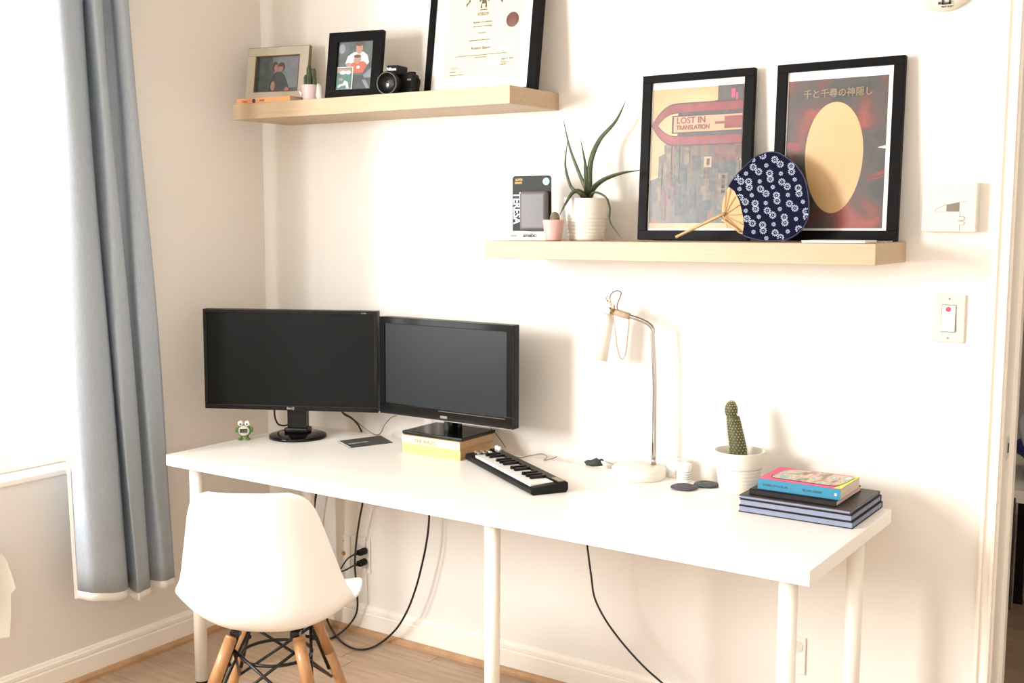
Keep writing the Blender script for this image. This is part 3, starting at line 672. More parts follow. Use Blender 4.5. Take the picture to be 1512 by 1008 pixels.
# ================================================================== BOOK STACK at the right end
def notebook(nm, label, x0, x1, y0, y1, z0, z1, cover, pages, rz=0, cov=.002, spine_side='back'):
    cx, cy = (x0 + x1) / 2, (y0 + y1) / 2; t = thing(nm, label, 'notebook', (cx, cy, z0), rz, 'books stacked at the right end of the desk')
    W, D, h_ = (x1 - x0) / 2, (y1 - y0) / 2, z1 - z0
    b = B(); b.mm((-W, -D, 0), (W, D, cov)); b.mm((-W, -D, h_ - cov), (W, D, h_))
    if spine_side == 'back': b.mm((-W, D - .002, 0), (W, D, h_))
    else: b.mm((-W, -D, 0), (W, -D + .002, h_))
    obj('cover', b, cover, t, bevel=.0005)
    b = B()
    if spine_side == 'back': b.mm((-W + .002, -D + .0015, cov), (W - .002, D - .002, h_ - cov))
    else: b.mm((-W + .002, -D + .002, cov), (W - .002, D - .0015, h_ - cov))
    obj('pages', b, pages, t)
    return t
notebook('notebook', 'large dark hardback notebook with grey pages at the bottom of the stack', 1.953, 2.236, -.312, -.068, H + .0005, H + .0165, 'charcoal', 'pages_grey')
notebook('notebook', 'large dark hardback notebook with grey pages second from the bottom', 1.955, 2.233, -.311, -.069, H + .017, H + .0325, 'charcoal', 'pages_grey')
nb = notebook('notebook', 'thin brown-black notebook lying on the two large grey-paged ones', 1.952, 2.229, -.309, -.070, H + .033, H + .042, 'brownblack', 'pages_grey')
nb2 = notebook('notebook', 'smaller black notebook directly under the pink and blue paperback', 1.972, 2.190, -.292, -.100, H + .0425, H + .0565, 'charcoal', 'pages', spine_side='front')
pbz = H + .057
pb = thing('paperback_book', 'bright pink, lime and blue paperback on top of the stack', 'book', (2.092, -.205, pbz), 0, 'books stacked at the right end of the desk')
W, D, h_ = .103, .075, .027
b = B(); b.mm((-W, -D, 0), (W, D, .001)); b.mm((-W, -D, h_ - .001), (W, D, h_)); obj('cover', b, 'hotpink', pb)
b = B(); b.mm((-W, -D - .0008, 0), (W, -D + .0006, h_ - .0012)); obj('spine', b, 'cyan', pb, label='cyan blue spine')
b = B(); b.mm((-W + .001, -D + .001, .001), (W - .001, D - .001, h_ - .001)); obj('pages', b, 'pages', pb)
b = B(); b.mm((W - .016, -D, h_), (W, D, h_ + .0004)); obj('lime_band', b, 'lime', pb, label='lime yellow band')
b = B(); b.prism([(-W + .018, -D + .045, h_), (-W + .03, -D + .022, h_), (W - .035, -D + .020, h_), (W - .018, -D + .03, h_), (W - .010, D - .01, h_), (-W + .06, D - .008, h_), (-W + .03, D - .03, h_)], (0, 0, .0006)); obj('cover_picture', b, 'cover_photo', pb)
b = B(); b.tube([(-W + .018, -D + .05, h_ + .0005), (-W + .028, -D + .024, h_ + .0005), (-W + .06, -D + .019, h_ + .0005), (W - .035, -D + .018, h_ + .0005), (W - .014, -D + .030, h_ + .0005), (W - .006, D - .02, h_ + .0005)], .0008, n=4); obj('drawn_outline', b, 'ink_dark', pb)
text('spine_lettering', 'STORIES OF YOUR LIFE', .0085, (-W + .014, -D - .001, .009), X3, Z3, 'navy', pb, xs=.72)
text('spine_lettering', 'WILLIAM J. GRAHAM', .0085, (.010, -D - .001, .009), X3, Z3, 'navy', pb, xs=.62)
b = B(); b.mm((W - .014, -D - .0012, .009), (W - .009, -D - .0008, .0145)); obj('publisher_mark', b, 'white_plastic', pb)

# ================================================================== CHAIR
CH = Vector((.903, -.858, 0.010)); HD = math.radians(32)   # heading: local +y is forward, rotated left
chair = thing('shell_chair', 'white moulded shell chair on beech dowel legs facing the desk', 'chair', tuple(CH), HD)
# profile: (forward, height, half width, edge curl height, edge curl forward, corner power)
PRO = [(.200, .392, .090, .0, 0), (.206, .405, .135, .002, 0), (.200, .418, .165, .006, 0), (.178, .427, .190, .014, 0), (.13, .424, .208, .026, 0), (.06, .410, .216, .042, 0), (-.02, .400, .220, .062, .004), (-.09, .397, .223, .080, .014), (-.145, .409, .224, .084, .035), (-.176, .440, .219, .070, .056),
       (-.193, .485, .210, .040, .068), (-.205, .540, .200, .016, .070), (-.217, .600, .188, .004, .062), (-.230, .660, .174, .0, .052), (-.244, .715, .160, 0, .042), (-.254, .752, .146, 0, .034), (-.260, .774, .126, 0, .026), (-.263, .786, .094, 0, .018)]
def shell(b, off=0):
    NU = 24; rowsv = []
    P = [Vector(p[:3]) for p in PRO]; prs = []
    sm = lambda k: [v for v in smooth_path([(p[k[0]], p[k[1]], p[k[2]]) for p in PRO], 4)]
    A = sm((0, 1, 2)); Bq = sm((3, 4, 0))
    for a, q in zip(A, Bq):
        r = []
        for i in range(NU + 1):
            u = -1 + 2 * i / NU; e = abs(u) ** 2.6
            r.append(b.bm.verts.new((a.z * u, a.x + q.y * e, a.y + q.x * e)))
        rowsv.append(r)
    for r0, r1 in zip(rowsv, rowsv[1:]):
        for i in range(NU):
            f = b.bm.faces.new((r0[i], r0[i + 1], r1[i + 1], r1[i])); f.smooth = True
b = B(); shell(b); o = obj('seat_shell', b, 'white_plastic', chair)
md = o.modifiers.new('solid', 'SOLIDIFY'); md.thickness = .006; md.offset = 0
md = o.modifiers.new('bev', 'BEVEL'); md.width = .002; md.segments = 2; md.limit_method = 'ANGLE'
tops = [(.074, -.085), (-.088, -.085), (.074, .085), (-.090, .085)]
feet = [(.190, -.215), (-.215, -.215), (.180, .210), (-.205, .210)]
ZTOP = .385
def legpt(i, z):
    t = (ZTOP - z) / ZTOP; return Vector((tops[i][0] + (feet[i][0] - tops[i][0]) * t, tops[i][1] + (feet[i][1] - tops[i][1]) * t, z))
for i in range(4):
    b = B(); b.cyl(legpt(i, .008), legpt(i, .25), .0105, .0165, n=24); b.cyl(legpt(i, .25), legpt(i, .366), .0165, .0155, n=24); b.cyl(legpt(i, .366), legpt(i, .373), .0155, .0125, n=24); lg = obj('leg', b, 'chairwood', chair)
    b = B(); b.cyl(legpt(i, -.010), legpt(i, .01), .0115, .0115, n=16); obj('leg_glide', b, 'black_matte', lg, label='black plastic glide')
    b = B(); a = legpt(i, .30); n_ = Vector((-tops[i][0], -tops[i][1], 0)).normalized()
    b.cyl(a + n_ * .012, a + n_ * .028, .006, n=10); obj('leg_bolt', b, 'black_metal', lg)
b = B()
def rod_(p, q, r=.0042): b.cyl(p, q, r, n=8)
for i in range(4):
    s1_, s2_ = tops[i]
    n_ = Vector((-s1_, -s2_, 0)).normalized() * .019
    rod_(legpt(i, .385) + n_, legpt(i, .20) + n_, .005)
    b.box(legpt(i, .378) + n_ * .5, (.024, .024, .014))
pairs = [(0, 1), (0, 2), (1, 3), (2, 3)]
for i, j in pairs:
    ni = Vector((-tops[i][0], -tops[i][1], 0)).normalized() * .022; nj = Vector((-tops[j][0], -tops[j][1], 0)).normalized() * .022
    rod_(legpt(i, .335) + ni, legpt(j, .175) + nj); rod_(legpt(j, .335) + nj, legpt(i, .175) + ni)
b.mm((-.09, -.075, .385), (.09, -.062, .391)); b.mm((-.09, .062, .385), (.09, .075, .391)); b.mm((-.008, -.07, .385), (.008, .07, .391))
obj('wire_brace', b, 'black_metal', chair, label='black wire cross bracing')
b = B(); ring = [Vector((.092 * math.cos(a * PI / 12), .092 * math.sin(a * PI / 12), .295)) for a in range(25)]; b.tube(ring, .0045, n=8, sub=1); obj('brace_ring', b, 'black_metal', chair)

# ================================================================== UPPER SHELF THINGS
def lean_frame(nm, label, cat, loc, rz, lean, w_, h_, bw, depth, fm, edge=None, grp=None):
    """picture frame standing at loc (bottom left front), leaning back by 'lean'; returns thing, and function (u,v,off)->local point"""
    t = thing(nm, label, cat, loc, rz, grp)
    Lm = Matrix.Rotation(-lean, 4, 'X')
    b = B(); l, r, tp, bt = bw
    b.mm((0, 0, 0), (w_, depth, bt)); b.mm((0, 0, h_ - tp), (w_, depth, h_)); b.mm((0, 0, bt), (l, depth, h_ - tp)); b.mm((w_ - r, 0, bt), (w_, depth, h_ - tp))
    for v in b.bm.verts: v.co = Lm @ v.co
    fo = obj('frame', b, fm, t, bevel=.001)
    def P(u, v, off=0): return Lm @ Vector((l + u * (w_ - l - r), -off, bt + v * (h_ - tp - bt)))
    b = B(); b.mm((l, depth * .5, bt), (w_ - r, depth * .9, h_ - tp))
    for v in b.bm.verts: v.co = Lm @ v.co
    obj('backing', b, 'paper', t)
    return t, P, Lm
def flat(name, t, P, mats, shapes, off=0.0, base=-.006, label=None):
    """flat print: shapes = [(mat index, [(u,v)..], layer)]"""
    b = B()
    for mi, pts, lay in shapes:
        o_ = -(-base) + 0; d = base + lay * .00025
        b.poly([P(u, v, d) for u, v in pts], mi)
    return obj(name, b, mats, t, recalc=False, label=label)
def ell(cx, cy, rx, ry, n=28, a0=0, a1=2 * PI): return [(cx + rx * math.cos(a0 + (a1 - a0) * k / n), cy + ry * math.sin(a0 + (a1 - a0) * k / n)) for k in range(n)]
def rect(u0, v0, u1, v1): return [(u0, v0), (u1, v0), (u1, v1), (u0, v1)]

# orange book lying under the cream frame
ob = thing('orange_book', 'thin orange book lying flat under the cream photo frame', 'book', (.255, -.165, UZ + .0005), math.radians(2))
b = B(); b.mm((-.118, -.078, 0), (.118, .080, .0012)); b.mm((-.118, -.078, .0158), (.118, .080, .017)); obj('cover', b, 'orange', ob)
b = B(); b.mm((-.118, -.0790, 0), (.118, -.0770, .017)); obj('spine', b, 'orange', ob)
b = B(); b.mm((-.115, -.077, .001), (.115, .078, .0158)); obj('pages', b, 'pages', ob)
text('spine_lettering', 'Tintin', .011, (-.095, -.0793, .0045), X3, Z3, 'ink_dark', ob)
ob_t = ob.children[-1]
text('spine_lettering', 'SHORT', .009, (-.015, -.0793, .006), X3, Z3, 'ink_dark', ob, xs=.8)
b = B(); b.cyl((-.040, -.0795, .0085), (-.040, -.0788, .0085), .0070, n=20); obj('round_badge', b, 'navy', ob, label='blue round emblem')

# cream frame with couple photo
t, P, Lm = lean_frame('photo_frame', 'cream photo frame with dark photo of two people, leaning on the orange book', 'picture frame', (.072, -.150, UZ + .0185), .22, .17, .238, .186, (.036, .036, .028, .036), .016, 'cream_wood')
b = B()
for (x0, z0, x1, z1) in ((-.0015, -.0015, .2395, .001), (-.0015, .185, .2395, .1875), (-.0015, 0, .001, .186), (.237, 0, .2395, .186)): b.mm((x0, .002, z0), (x1, .017, z1))
for v in b.bm.verts: v.co = Lm @ v.co
obj('worn_edge', b, 'gold_edge', t, label='worn brown outer edge')
b = B()
for (x0, z0, x1, z1) in ((.033, .033, .205, .036), (.033, .155, .205, .158), (.033, .036, .036, .155), (.202, .036, .205, .155)): b.mm((x0, -.001, z0), (x1, .006, z1))
for v in b.bm.verts: v.co = Lm @ v.co
obj('inner_rim', b, 'gold_edge', t)
flat('couple_photo', t, P, ['photo_light', 'photo_dark', 'hair', 'skin', 'photo_bg'], [(4, rect(0, 0, 1, 1), 0), (0, [(.45, .1), (1, .1), (1, 1), (.35, 1)], 1), (1, rect(0, 0, .06, 1), 2),
    (1, [(.28, 0), (.33, .30), (.40, .5), (.48, .55), (.58, .55), (.68, .42), (.78, .12), (.80, 0)], 2), (2, ell(.43, .70, .070, .14), 3), (2, ell(.58, .68, .085, .13), 3), (3, ell(.455, .66, .045, .10), 4), (3, ell(.565, .65, .055, .10), 4),
    (3, ell(.40, .16, .05, .13), 3), (3, ell(.73, .06, .05, .06), 3), (2, ell(.58, .75, .07, .06), 5)], base=-.0075)
# small pink pot with cluster cactus
p = at(458, 148, z=UZ + .0005); p = Vector((.418, -.190, UZ + .0005))
t = thing('potted_cactus', 'small dark green columnar cactus in a pale pink pot on the upper shelf', 'plant', tuple(p))
ribbed_pot(t, .0305, .0235, .052, 'pink_pale', None, .003); soil_disc(t, .026, .046)
for i, (x, y, h_, r) in enumerate(((-.005, 0, .072, .0080), (.012, .002, .062, .0075), (-.016, -.003, .042, .007), (.003, -.010, .046, .007), (.020, -.002, .036, .006), (-.008, .009, .052, .0065))):
    b = B(); b.lathe([(r * .8, 0), (r, h_ * .3), (r, h_ * .8), (r * .6, h_ * .96), (0, h_)], 20, (x, y, .044), wob=lambda k, z: 1 + .14 * (1 if k % 4 < 2 else -1)); obj('stem', b, 'cactus_dark', t)
b = B(); b.prism([(.020, -.012, .03), (.032, -.002, .056), (.036, .006, .048), (.038, .008, 0.0), (.030, .004, 0)], (.001, .004, 0)); obj('paper_wrap', b, 'paper', t, label='torn white paper wrap'); b = B(); b.prism([(-.030, -.012, .030), (-.046, -.008, .036), (-.030, -.014, .016)], (0, .002, 0)); obj('paper_wrap', b, 'paper', t, label='torn white paper wrap')
# black frame with family photo
t, P, Lm = lean_frame('photo_frame', 'black photo frame with man and child photo, beside the camera', 'picture frame', (.500, -.215, UZ + .001), .19, .16, .194, .212, (.034, .034, .030, .030), .018, 'black_frame')
flat('family_photo', t, P, ['photo_bg', 'skin', 'shirt_white', 'shirt_red', 'hair', 'photo_light', 'photo_dark', 'print_green'], [(0, rect(0, 0, 1, 1), 0), (5, ell(.10, .86, .09, .10), 1), (6, rect(.0, .0, 1, .30), 1), (5, [(.75, .30), (1, .46), (1, .24), (.78, .24)], 2), (5, [(.72, .2), (.82, .2), (.96, .02), (.86, .02)], 2),
    (2, [(.22, .55), (.28, .70), (.45, .78), (.72, .78), (.85, .70), (.90, .55), (.84, .50), (.30, .50)], 2), (1, ell(.60, .86, .10, .12), 3), (4, ell(.60, .95, .11, .05), 4), (3, [(.35, .42), (.38, .54), (.50, .58), (.75, .58), (.86, .50), (.74, .34), (.42, .34)], 4),
    (1, ell(.56, .62, .10, .09), 5), (4, ell(.56, .69, .10, .035), 6), (1, [(.25, .56), (.38, .56), (.34, .48), (.24, .50)], 5), (2, ell(.60, .46, .05, .035), 6)], base=-.008)
b = B(); sh = [(2, rect(-.01, -.02, .47, .48), 8), (7, rect(.0, .0, .44, .46), 9), (1, rect(.02, .36, .42, .44), 10), (2, ell(.18, .36, .09, .04), 11), (2, ell(.34, .36, .08, .04), 11), (2, [(.05, .08), (.10, .12), (.20, .13), (.24, .20), (.34, .16), (.38, .03), (.30, .03), (.28, .10), (.15, .08), (.07, .04)], 10), (1, ell(.14, .22, .06, .03), 11), (5, rect(.0, .0, .44, .03), 10)]
for mi, pts, lay in sh: b.poly([P(u, v, -.008 + lay * .00025) for u, v in pts], mi)
obj('inset_snapshot', b, ['photo_bg', 'skin', 'shirt_white', 'shirt_red', 'hair', 'photo_light', 'photo_dark', 'print_green'], t, recalc=False, label='small white-bordered baseball snapshot tucked in the corner')
# camera
pc = at(597, 133, z=UZ + .001); pc = Vector((.766, -.175, UZ + .001))
cm = thing('dslr_camera', 'black digital camera with round lens on the upper shelf', 'camera', tuple(pc), math.radians(14))
b = B(); b.prism([(-.060, -.022, 0), (.058, -.022, 0), (.062, -.010, 0), (.060, .026, 0), (-.056, .026, 0), (-.062, .010, 0)], (0, 0, .064)); obj('body', b, 'black_matte', cm, bevel=.006)
b = B(); b.prism([(-.062, -.020, .004), (-.040, -.046, .004), (-.034, -.022, .004)], (0, 0, .056)); o = obj('hand_grip', b, 'black_matte', cm, bevel=.005)
b = B(); b.prism([(-.026, -.040, .058), (.026, -.040, .058), (.036, .018, .058), (-.036, .018, .058)], (0, 0, .012)); b.prism([(-.020, -.044, .066), (.020, -.044, .066), (.026, .012, .066), (-.026, .012, .066)], (0, 0.004, .022)); obj('viewfinder_hump', b, 'black_matte', cm, bevel=.004)
text('logo', 'Nikon', .0125, (-.0165, -.0450, .0715), X3, Z3, 'white_plastic', cm, bold=.0003)
lc = Vector((-.006, -.020, .032)); mt = Matrix.Translation(lc) @ Matrix.Rotation(PI / 2, 4, 'X')
b = B(); b.lathe([(0, 0), (.032, 0), (.034, .006), (.034, .018), (.0355, .020), (.0355, .044), (.0345, .047), (.0300, .047), (.028, .040), (.017, .030), (.0, .030)], 48, mtx=mt, wob=lambda k, z: 1 + (.012 if (k % 2 and .02 < z < .044) else 0)); l_ = obj('lens', b, 'black_matte', cm)
b = B(); b.lathe([(0, .0345), (.010, .0335), (.016, .0305)], 32, mtx=mt); obj('front_glass', b, 'lensglass', l_)
b = B(); b.lathe([(.0310, .0472), (.0325, .0472), (.0325, .0478), (.0310, .0478), (.0310, .0472)], 48, mtx=mt); obj('filter_ring', b, 'grey_lcd', l_)
b = B(); b.cyl((-.046, .002, .064), (-.046, .002, .072), .010, n=20); b.cyl((.045, .004, .064), (.045, .004, .071), .012, n=20); obj('top_dial', b, 'black_matte', cm)
b = B(); b.box((.047, -.0225, .046), (.012, .002, .005)); obj('badge', b, 'line', cm)
b = B(); b.sphere((-.052, -.022, .052), .004, u=10, v=6); obj('red_mark', b, 'red', cm, label='small red accent')
b = B(); b.tube([(.060, .005, .055), (.072, .0, .045), (.070, -.005, .02), (.062, .010, .006), (.04, .034, .005)], .003, n=6, flat=.4); obj('strap', b, 'black_matte', cm)
# certificate frame
CL = Vector((.790, -.105, UZ + .001))
t, P, Lm = lean_frame('certificate_frame', 'large black frame with a cream certificate and brown seal, leaning on the wall', 'picture frame', (.817, -.118, UZ + .001), 0, .135, .405, .56, (.021, .030, .024, .010), .022, 'black_frame')
b = B(); b.mm((.021, .008, .010), (.405 - .030, .010, .56 - .024))
for v in b.bm.verts: v.co = Lm @ v.co
obj('mat_board', b, 'paper', t)
flat('certificate_paper', t, P, ['cream_paper'], [(0, rect(.115, .085, .90, .93), 0)], base=-.0075)
ux = Vector((1, 0, 0)); uz = Lm @ Vector((0, 0, 1))
def ctext(s, size, u, v, m='ink', xs=1, al='CENTER'):
    o_ = P(u, v, -.0070); text('certificate_lettering', s, size, o_, ux, uz, m, t, align=al, xs=xs)
uC = .50
# arched heading, letter by letter
head = 'The Ryerson Board Order State'
b = B()
for i in range(34):
    if i % 6 == 5: continue
    a = math.radians(148 - i * (116 / 33)); c = (uC + .215 * math.cos(a), .420 + .125 * math.sin(a))
    hh = .007 if i % 3 else .010
    A_ = P(c[0] - .004, c[1], -.0069); b.poly([A_, A_ + ux * .0042, A_ + ux * .0034 + uz * hh, A_ + ux * .0008 + uz * hh * .8])
obj('arched_heading', b, 'ink', t, recalc=False)
b = B()
for (x, z, w_, hh) in ((-.014, .030, .028, .006), (-.010, .020, .020, .012), (-.012, .006, .006, .014), (.004, .008, .007, .014), (-.016, 0, .032, .004), (-.006, .036, .014, .006), (-.018, .026, .006, .010), (.012, .026, .007, .012)):
    A_ = P(uC, .455, -.0069) + ux * x + uz * z; b.poly([A_, A_ + ux * w_, A_ + ux * (w_ * .8) + uz * hh, A_ + ux * (w_ * .15) + uz * hh * .9])
obj('crest', b, 'ink', t, recalc=False)
ctext('RYERSON', .0145, uC, .425, xs=.65)
ctext('Bachelor of Commerce', .0085, uC, .385, 'ink_dark', .85)
ctext('Information Technology', .007, uC, .362)
ctext('is awarded to', .006, uC, .325)
ctext('having fulfilled all the requirements', .0055, uC - .02, .285)
ctext('Robert Baker', .013, uC, .235, 'ink_dark')
ctext('in accordance with the decision of the board and senate, this degree is conferred with all', .0052, uC, .200)
ctext('its rights and privileges', .0052, uC, .187)
ctext('June 9, 2014', .0085, .78, .165); ctext('Registrar', .006, .74, .135)
for u0, v0, L2 in ((.20, .135, .035), (.72, .150, .03)):
    b = B(); pts = [P(u0, v0, -.0068) + ux * (L2 * k / 14) + uz * (.005 * math.sin(k * 1.9) * (1 if k < 9 else .3)) for k in range(15)]; b.tube(pts, .0004, n=4, sub=3); obj('signature', b, 'ink_dark', t)
ctext('President', .0065, .19, .112, al='LEFT'); ctext('University of Toronto', .0060, .19, .094, al='LEFT')
b = B(); c = P(.80, .385, -.0070); b.lathe([(0, .0012), (.019, .0012), (.0215, .0006), (.0218, 0)], 40, mtx=Matrix.Translation(c) @ Matrix.Rotation(PI / 2 - .135, 4, 'X'), wob=lambda k, z: 1 + .03 * (k % 2)); obj('wax_seal', b, 'mesh_seal', t, label='brown red round seal')
b = B(); b.prism([P(0, 0, -.004), P(1, 0, -.004), P(1, 1, -.004), P(0, 1, -.004)], Lm @ Vector((0, .0012, 0))); obj('glass', b, 'matte_pane', t)

# ================================================================== LOWER SHELF THINGS
# figure box
xb = at(757, 355, y=-.15).x; gb = thing('figure_box', 'dark carded figure package with big white side letters on the lower shelf', 'toy package', (xb, -.150, zL(xb) + .0006), math.radians(7), )
BW, BH = .124, .1835
b = B(); pts = [(0, 0), (BW, 0), (BW, BH - .008), (BW - .003, BH - .002), (BW - .008, BH), (.008, BH), (.003, BH - .002), (0, BH - .008)]
b.prism([(x, 0, z) for x, z in pts], (0, .0015, 0)); obj('backing_card', b, 'card_dark', gb)
b = B(); b.prism([(0, -.0004, 0), (BW, -.0004, 0), (BW, -.0004, .026), (0, -.0004, .026)], (0, .0003, 0)); b.box((BW / 2, -.014, .002), (BW * .96, .028, .003)); obj('white_footer', b, 'paper', gb, label='white footer strip')
b = B(); b.mm((.032, -.024, .026), (BW - .005, -.0006, .140)); o = obj('blister', b, 'blister', gb, bevel=.010, seg=4, label='moulded grey bubble')
text('side_lettering', 'TERESA', .034, (.0035, -.0009, .137), (0, 0, -1), (1, 0, 0), 'white_plastic', gb, xs=.80, bold=.0006)
text('brand_lettering', 'amiibo', .0165, (.048, -.0314, .0090), X3, Z3, 'ink_dark', gb, bold=.0002)
b = B(); b.mm((.003, -.0302, .0035), (BW - .003, -.0296, .0245)); obj('footer_face', b, 'paper', gb)
b = B(); b.mm((.008, -.0308, .010), (.030, -.0302, .0155)); obj('small_stamp', b, 'line', gb)
text('title_lettering', 'SUPER', .0085, (.010, -.0008, .170), X3, Z3, 'ochre_print', gb, bold=.0003); text('title_lettering', 'SERIES', .0085, (.008, -.0008, .161), X3, Z3, 'ochre_print', gb, bold=.0003)
b = B(); b.cyl((BW - .016, -.0014, BH - .017), (BW - .016, -.0006, BH - .017), .0105, n=28); obj('round_sticker', b, 'mint', gb, label='mint green round sticker')
gb.rotation_euler[1] = -tilt
# small pink pot in front of it
p = at(817, 355, y=-.195); p.z = zL(p.x) + .0006
t = thing('potted_cactus', 'tiny olive cactus ball in a pink tapered pot in front of the figure package', 'plant', tuple(p))
ribbed_pot(t, .0305, .0215, .058, 'pink', None, .003); soil_disc(t, .026, .050)
b = B(); b.lathe([(.0105, 0), (.0135, .008), (.0135, .018), (.010, .027), (.004, .031), (0, .0315)], 24, (.004, 0, .048), wob=lambda k, z: 1 + .05 * (k % 2)); obj('cactus_body', b, 'cactus_brown', t)
# aloe
AP = Vector((1.390, -.105, zL(1.392) + .0006))
al = thing('potted_aloe', 'aloe plant with long thin arching leaves in a white ribbed pot', 'plant', tuple(AP))
ribbed_pot(al, .0635, .0480, .118, 'ceramic', (.10, .60, 6)); soil_disc(al, .055, .100)
leaves = [([(866, 296), (858, 286), (844, 277), (836, 253), (835, 233), (840, 195)], -.150, -.19, .0055), ([(867, 294), (866, 282), (854, 253), (841, 217), (831, 173)], -.110, -.10, .0048), ([(868, 296), (866, 279), (865, 248), (857, 204)], -.130, -.12, .0046),
          ([(865, 296), (864, 274), (862, 243)], -.140, -.15, .0035), ([(869, 296), (870, 280), (872, 240), (885, 207), (909, 179), (924, 149)], -.115, -.05, .0072), ([(870, 296), (874, 281), (890, 266), (916, 256), (946, 251)], -.120, -.10, .0068),
          ([(871, 296), (877, 284), (893, 290), (900, 306), (900, 326), (910, 342), (918, 352)], -.150, -.165, .0038), ([(866, 296), (856, 283), (846, 284), (836, 299), (826, 318)], -.140, -.20, .0080)]
for pts, y0, y1, r in leaves:
    n = len(pts); P3 = [at(px, py, y=y0 + (y1 - y0) * i / (n - 1) if i else AP.y) for i, (px, py) in enumerate(pts)]
    b = B(); b.tube(P3, r * 1.35, n=8, sub=7, taper=lambda u: (1 - u ** 2.6) * .93 + .07, flat=.6)
    o = obj('leaf', b, 'aloe', al, world=True)

# posters
def poster_frame(label, x, w_, h_):
    z = zL(x) + .0022
    return lean_frame('poster_frame', label, 'picture frame', (x, -.060, z), 0, .065, w_, h_, (.027, .027, .021, .026), .018, 'black_frame', grp='framed posters on the lower shelf')
t, P, Lm = poster_frame('black framed city poster reading LOST IN TRANSLATION, left of the two posters', 1.528, .327, .452)
uz = Lm @ Vector((0, 0, 1)); 
S = [(0, rect(0, 0, 1, 1), 0), (1, rect(.012, .015, .985, .955), 1)]
# city blocks
S.append((5, [(.012, .05), (.985, .05), (.985, .60), (.18, .60), (.16, .52), (.10, .50), (.10, .36), (.012, .34)], 2))
rnd = random.Random(3)
for i in range(46):
    u = rnd.uniform(.05, .93); wd = rnd.uniform(.025, .085); v0 = rnd.uniform(.06, .34); hh = rnd.uniform(.06, .22)
    if u < .14: v0 = min(v0, .2); hh = min(hh, .12)
    S.append((rnd.choice((6, 7, 8, 6, 9)), rect(u, v0, min(u + wd, .985), v0 + hh), 3 + i * .04))
for (a, c, d, e, m) in ((.16, .36, .24, .58, 7), (.27, .33, .33, .57, 8), (.38, .44, .44, .56, 7), (.47, .40, .56, .50, 6), (.60, .42, .68, .49, 2), (.76, .14, .86, .38, 7), (.70, .46, .985, .56, 9), (.30, .10, .36, .30, 6), (.10, .16, .14, .44, 7)):
    S.append((m, rect(a, c, d, e), 6))
S += [(10, [(.72, .955), (.985, .955), (.985, .80), (.55, .80), (.55, .845), (.72, .86)], 6.2), (11, rect(.86, .87, .90, .93), 6.4), (11, rect(.91, .85, .93, .90), 6.4)]
def band(o_, th):
    # pointed band open to the right, outer size reduced by o_
    top, bot, tip, mid = .858 - o_, .572 + o_, -.0 + o_ * 1.2, .715
    return top, bot, tip, mid
def arrow(o_):
    top, bot, tip, mid = .848 - o_, .575 + o_, .014 + o_ * 1.1, .712
    pts = [(.985, bot), (.30, bot)]
    for k in range(1, 7): a = k / 7; pts.append((.30 - (.30 - tip) * (a ** .8), bot + (mid - bot) * (a ** 1.9)))
    pts.append((tip, mid))
    for k in range(6, 0, -1): a = k / 7; pts.append((.30 - (.30 - tip) * (a ** .8), top + (mid - top) * (a ** 1.9)))
    pts += [(.30, top), (.985, top)]
    return pts
S += [(4, arrow(-.008), 7), (3, arrow(.0), 7.5), (4, arrow(.055), 8), (1, arrow(.061), 8.4), (10, rect(.30, .634, .985, .79), 8.7)]
S += [(4, rect(.235, .652, .985, .772), 9), (2, rect(.255, .660, .985, .764), 9.5), (3, rect(.80, .672, .985, .752), 10), (3, rect(.70, .703, .80, .720), 10), (2, rect(.975, .46, .992, .475), 10)]
flat('poster_print', t, P, ['paper', 'art_sky', 'art_cream', 'art_red', 'art_redline', 'art_city', 'art_b1', 'art_b2', 'art_b3', 'art_b4', 'art_purple', 'magenta'], S, base=-.0085)
for s, z, sz, xs in (('LOST IN', .718, .0235, 1.0), ('TRANSLATION', .676, .0170, .86)):
    text('poster_lettering', s, sz, P(.285, z, -.0055), X3, uz, 'art_red', t, xs=xs, bold=.0004)
for i, s in enumerate('東京新宿'): text('sign_lettering', s, .011, P(.79, .345 - i * .032, -.0055), X3, uz, 'art_redline', t)
text('sign_lettering', '夜', .010, P(.625, .458, -.0055), X3, uz, 'art_redline', t); text('sign_lettering', '街', .010, P(.625, .435, -.0055), X3, uz, 'art_redline', t)
b = B(); b.prism([P(0, 0, -.0045), P(1, 0, -.0045), P(1, 1, -.0045), P(0, 1, -.0045)], Lm @ Vector((0, .001, 0))); obj('glass', b, 'matte_pane', t)
t.rotation_euler[1] = -tilt
t, P, Lm = poster_frame('black framed dusky red poster with Japanese title, right of the two posters', 1.917, .324, .452)
uz = Lm @ Vector((0, 0, 1))
# plain cream upright oval stands in for the printed figure
flat('poster_print', t, P, ['paper', 'art_bg2', 'art_oval', 'art_red', 'art_gold'], [(0, rect(0, 0, 1, 1), 0), (1, rect(.012, .015, .955, .945), 1), (2, [(.475 + .275 * math.cos(a) * (1 + .06 * math.sin(a)), .455 + .345 * math.sin(a)) for a in [2 * PI * k / 48 for k in range(48)]], 2.5),
    (3, rect(.02, .52, .13, .56), 2), (3, [(.80, .34), (.955, .37), (.955, .35), (.80, .32)], 2), (3, [(.80, .31), (.955, .34), (.955, .33), (.80, .30)], 2), (0, [(.88, .508), (.955, .500), (.955, .520)], 3)], base=-.0085)
text('poster_lettering', '千と千尋の神隠し', .0235, P(.49, .835, -.0068), X3, uz, 'art_gold', t, align='CENTER', xs=.95, bold=.0003)
b = B(); b.prism([P(0, 0, -.0045), P(1, 0, -.0045), P(1, 1, -.0045), P(0, 1, -.0045)], Lm @ Vector((0, .001, 0))); obj('glass', b, 'matte_pane', t)
t.rotation_euler[1] = -tilt

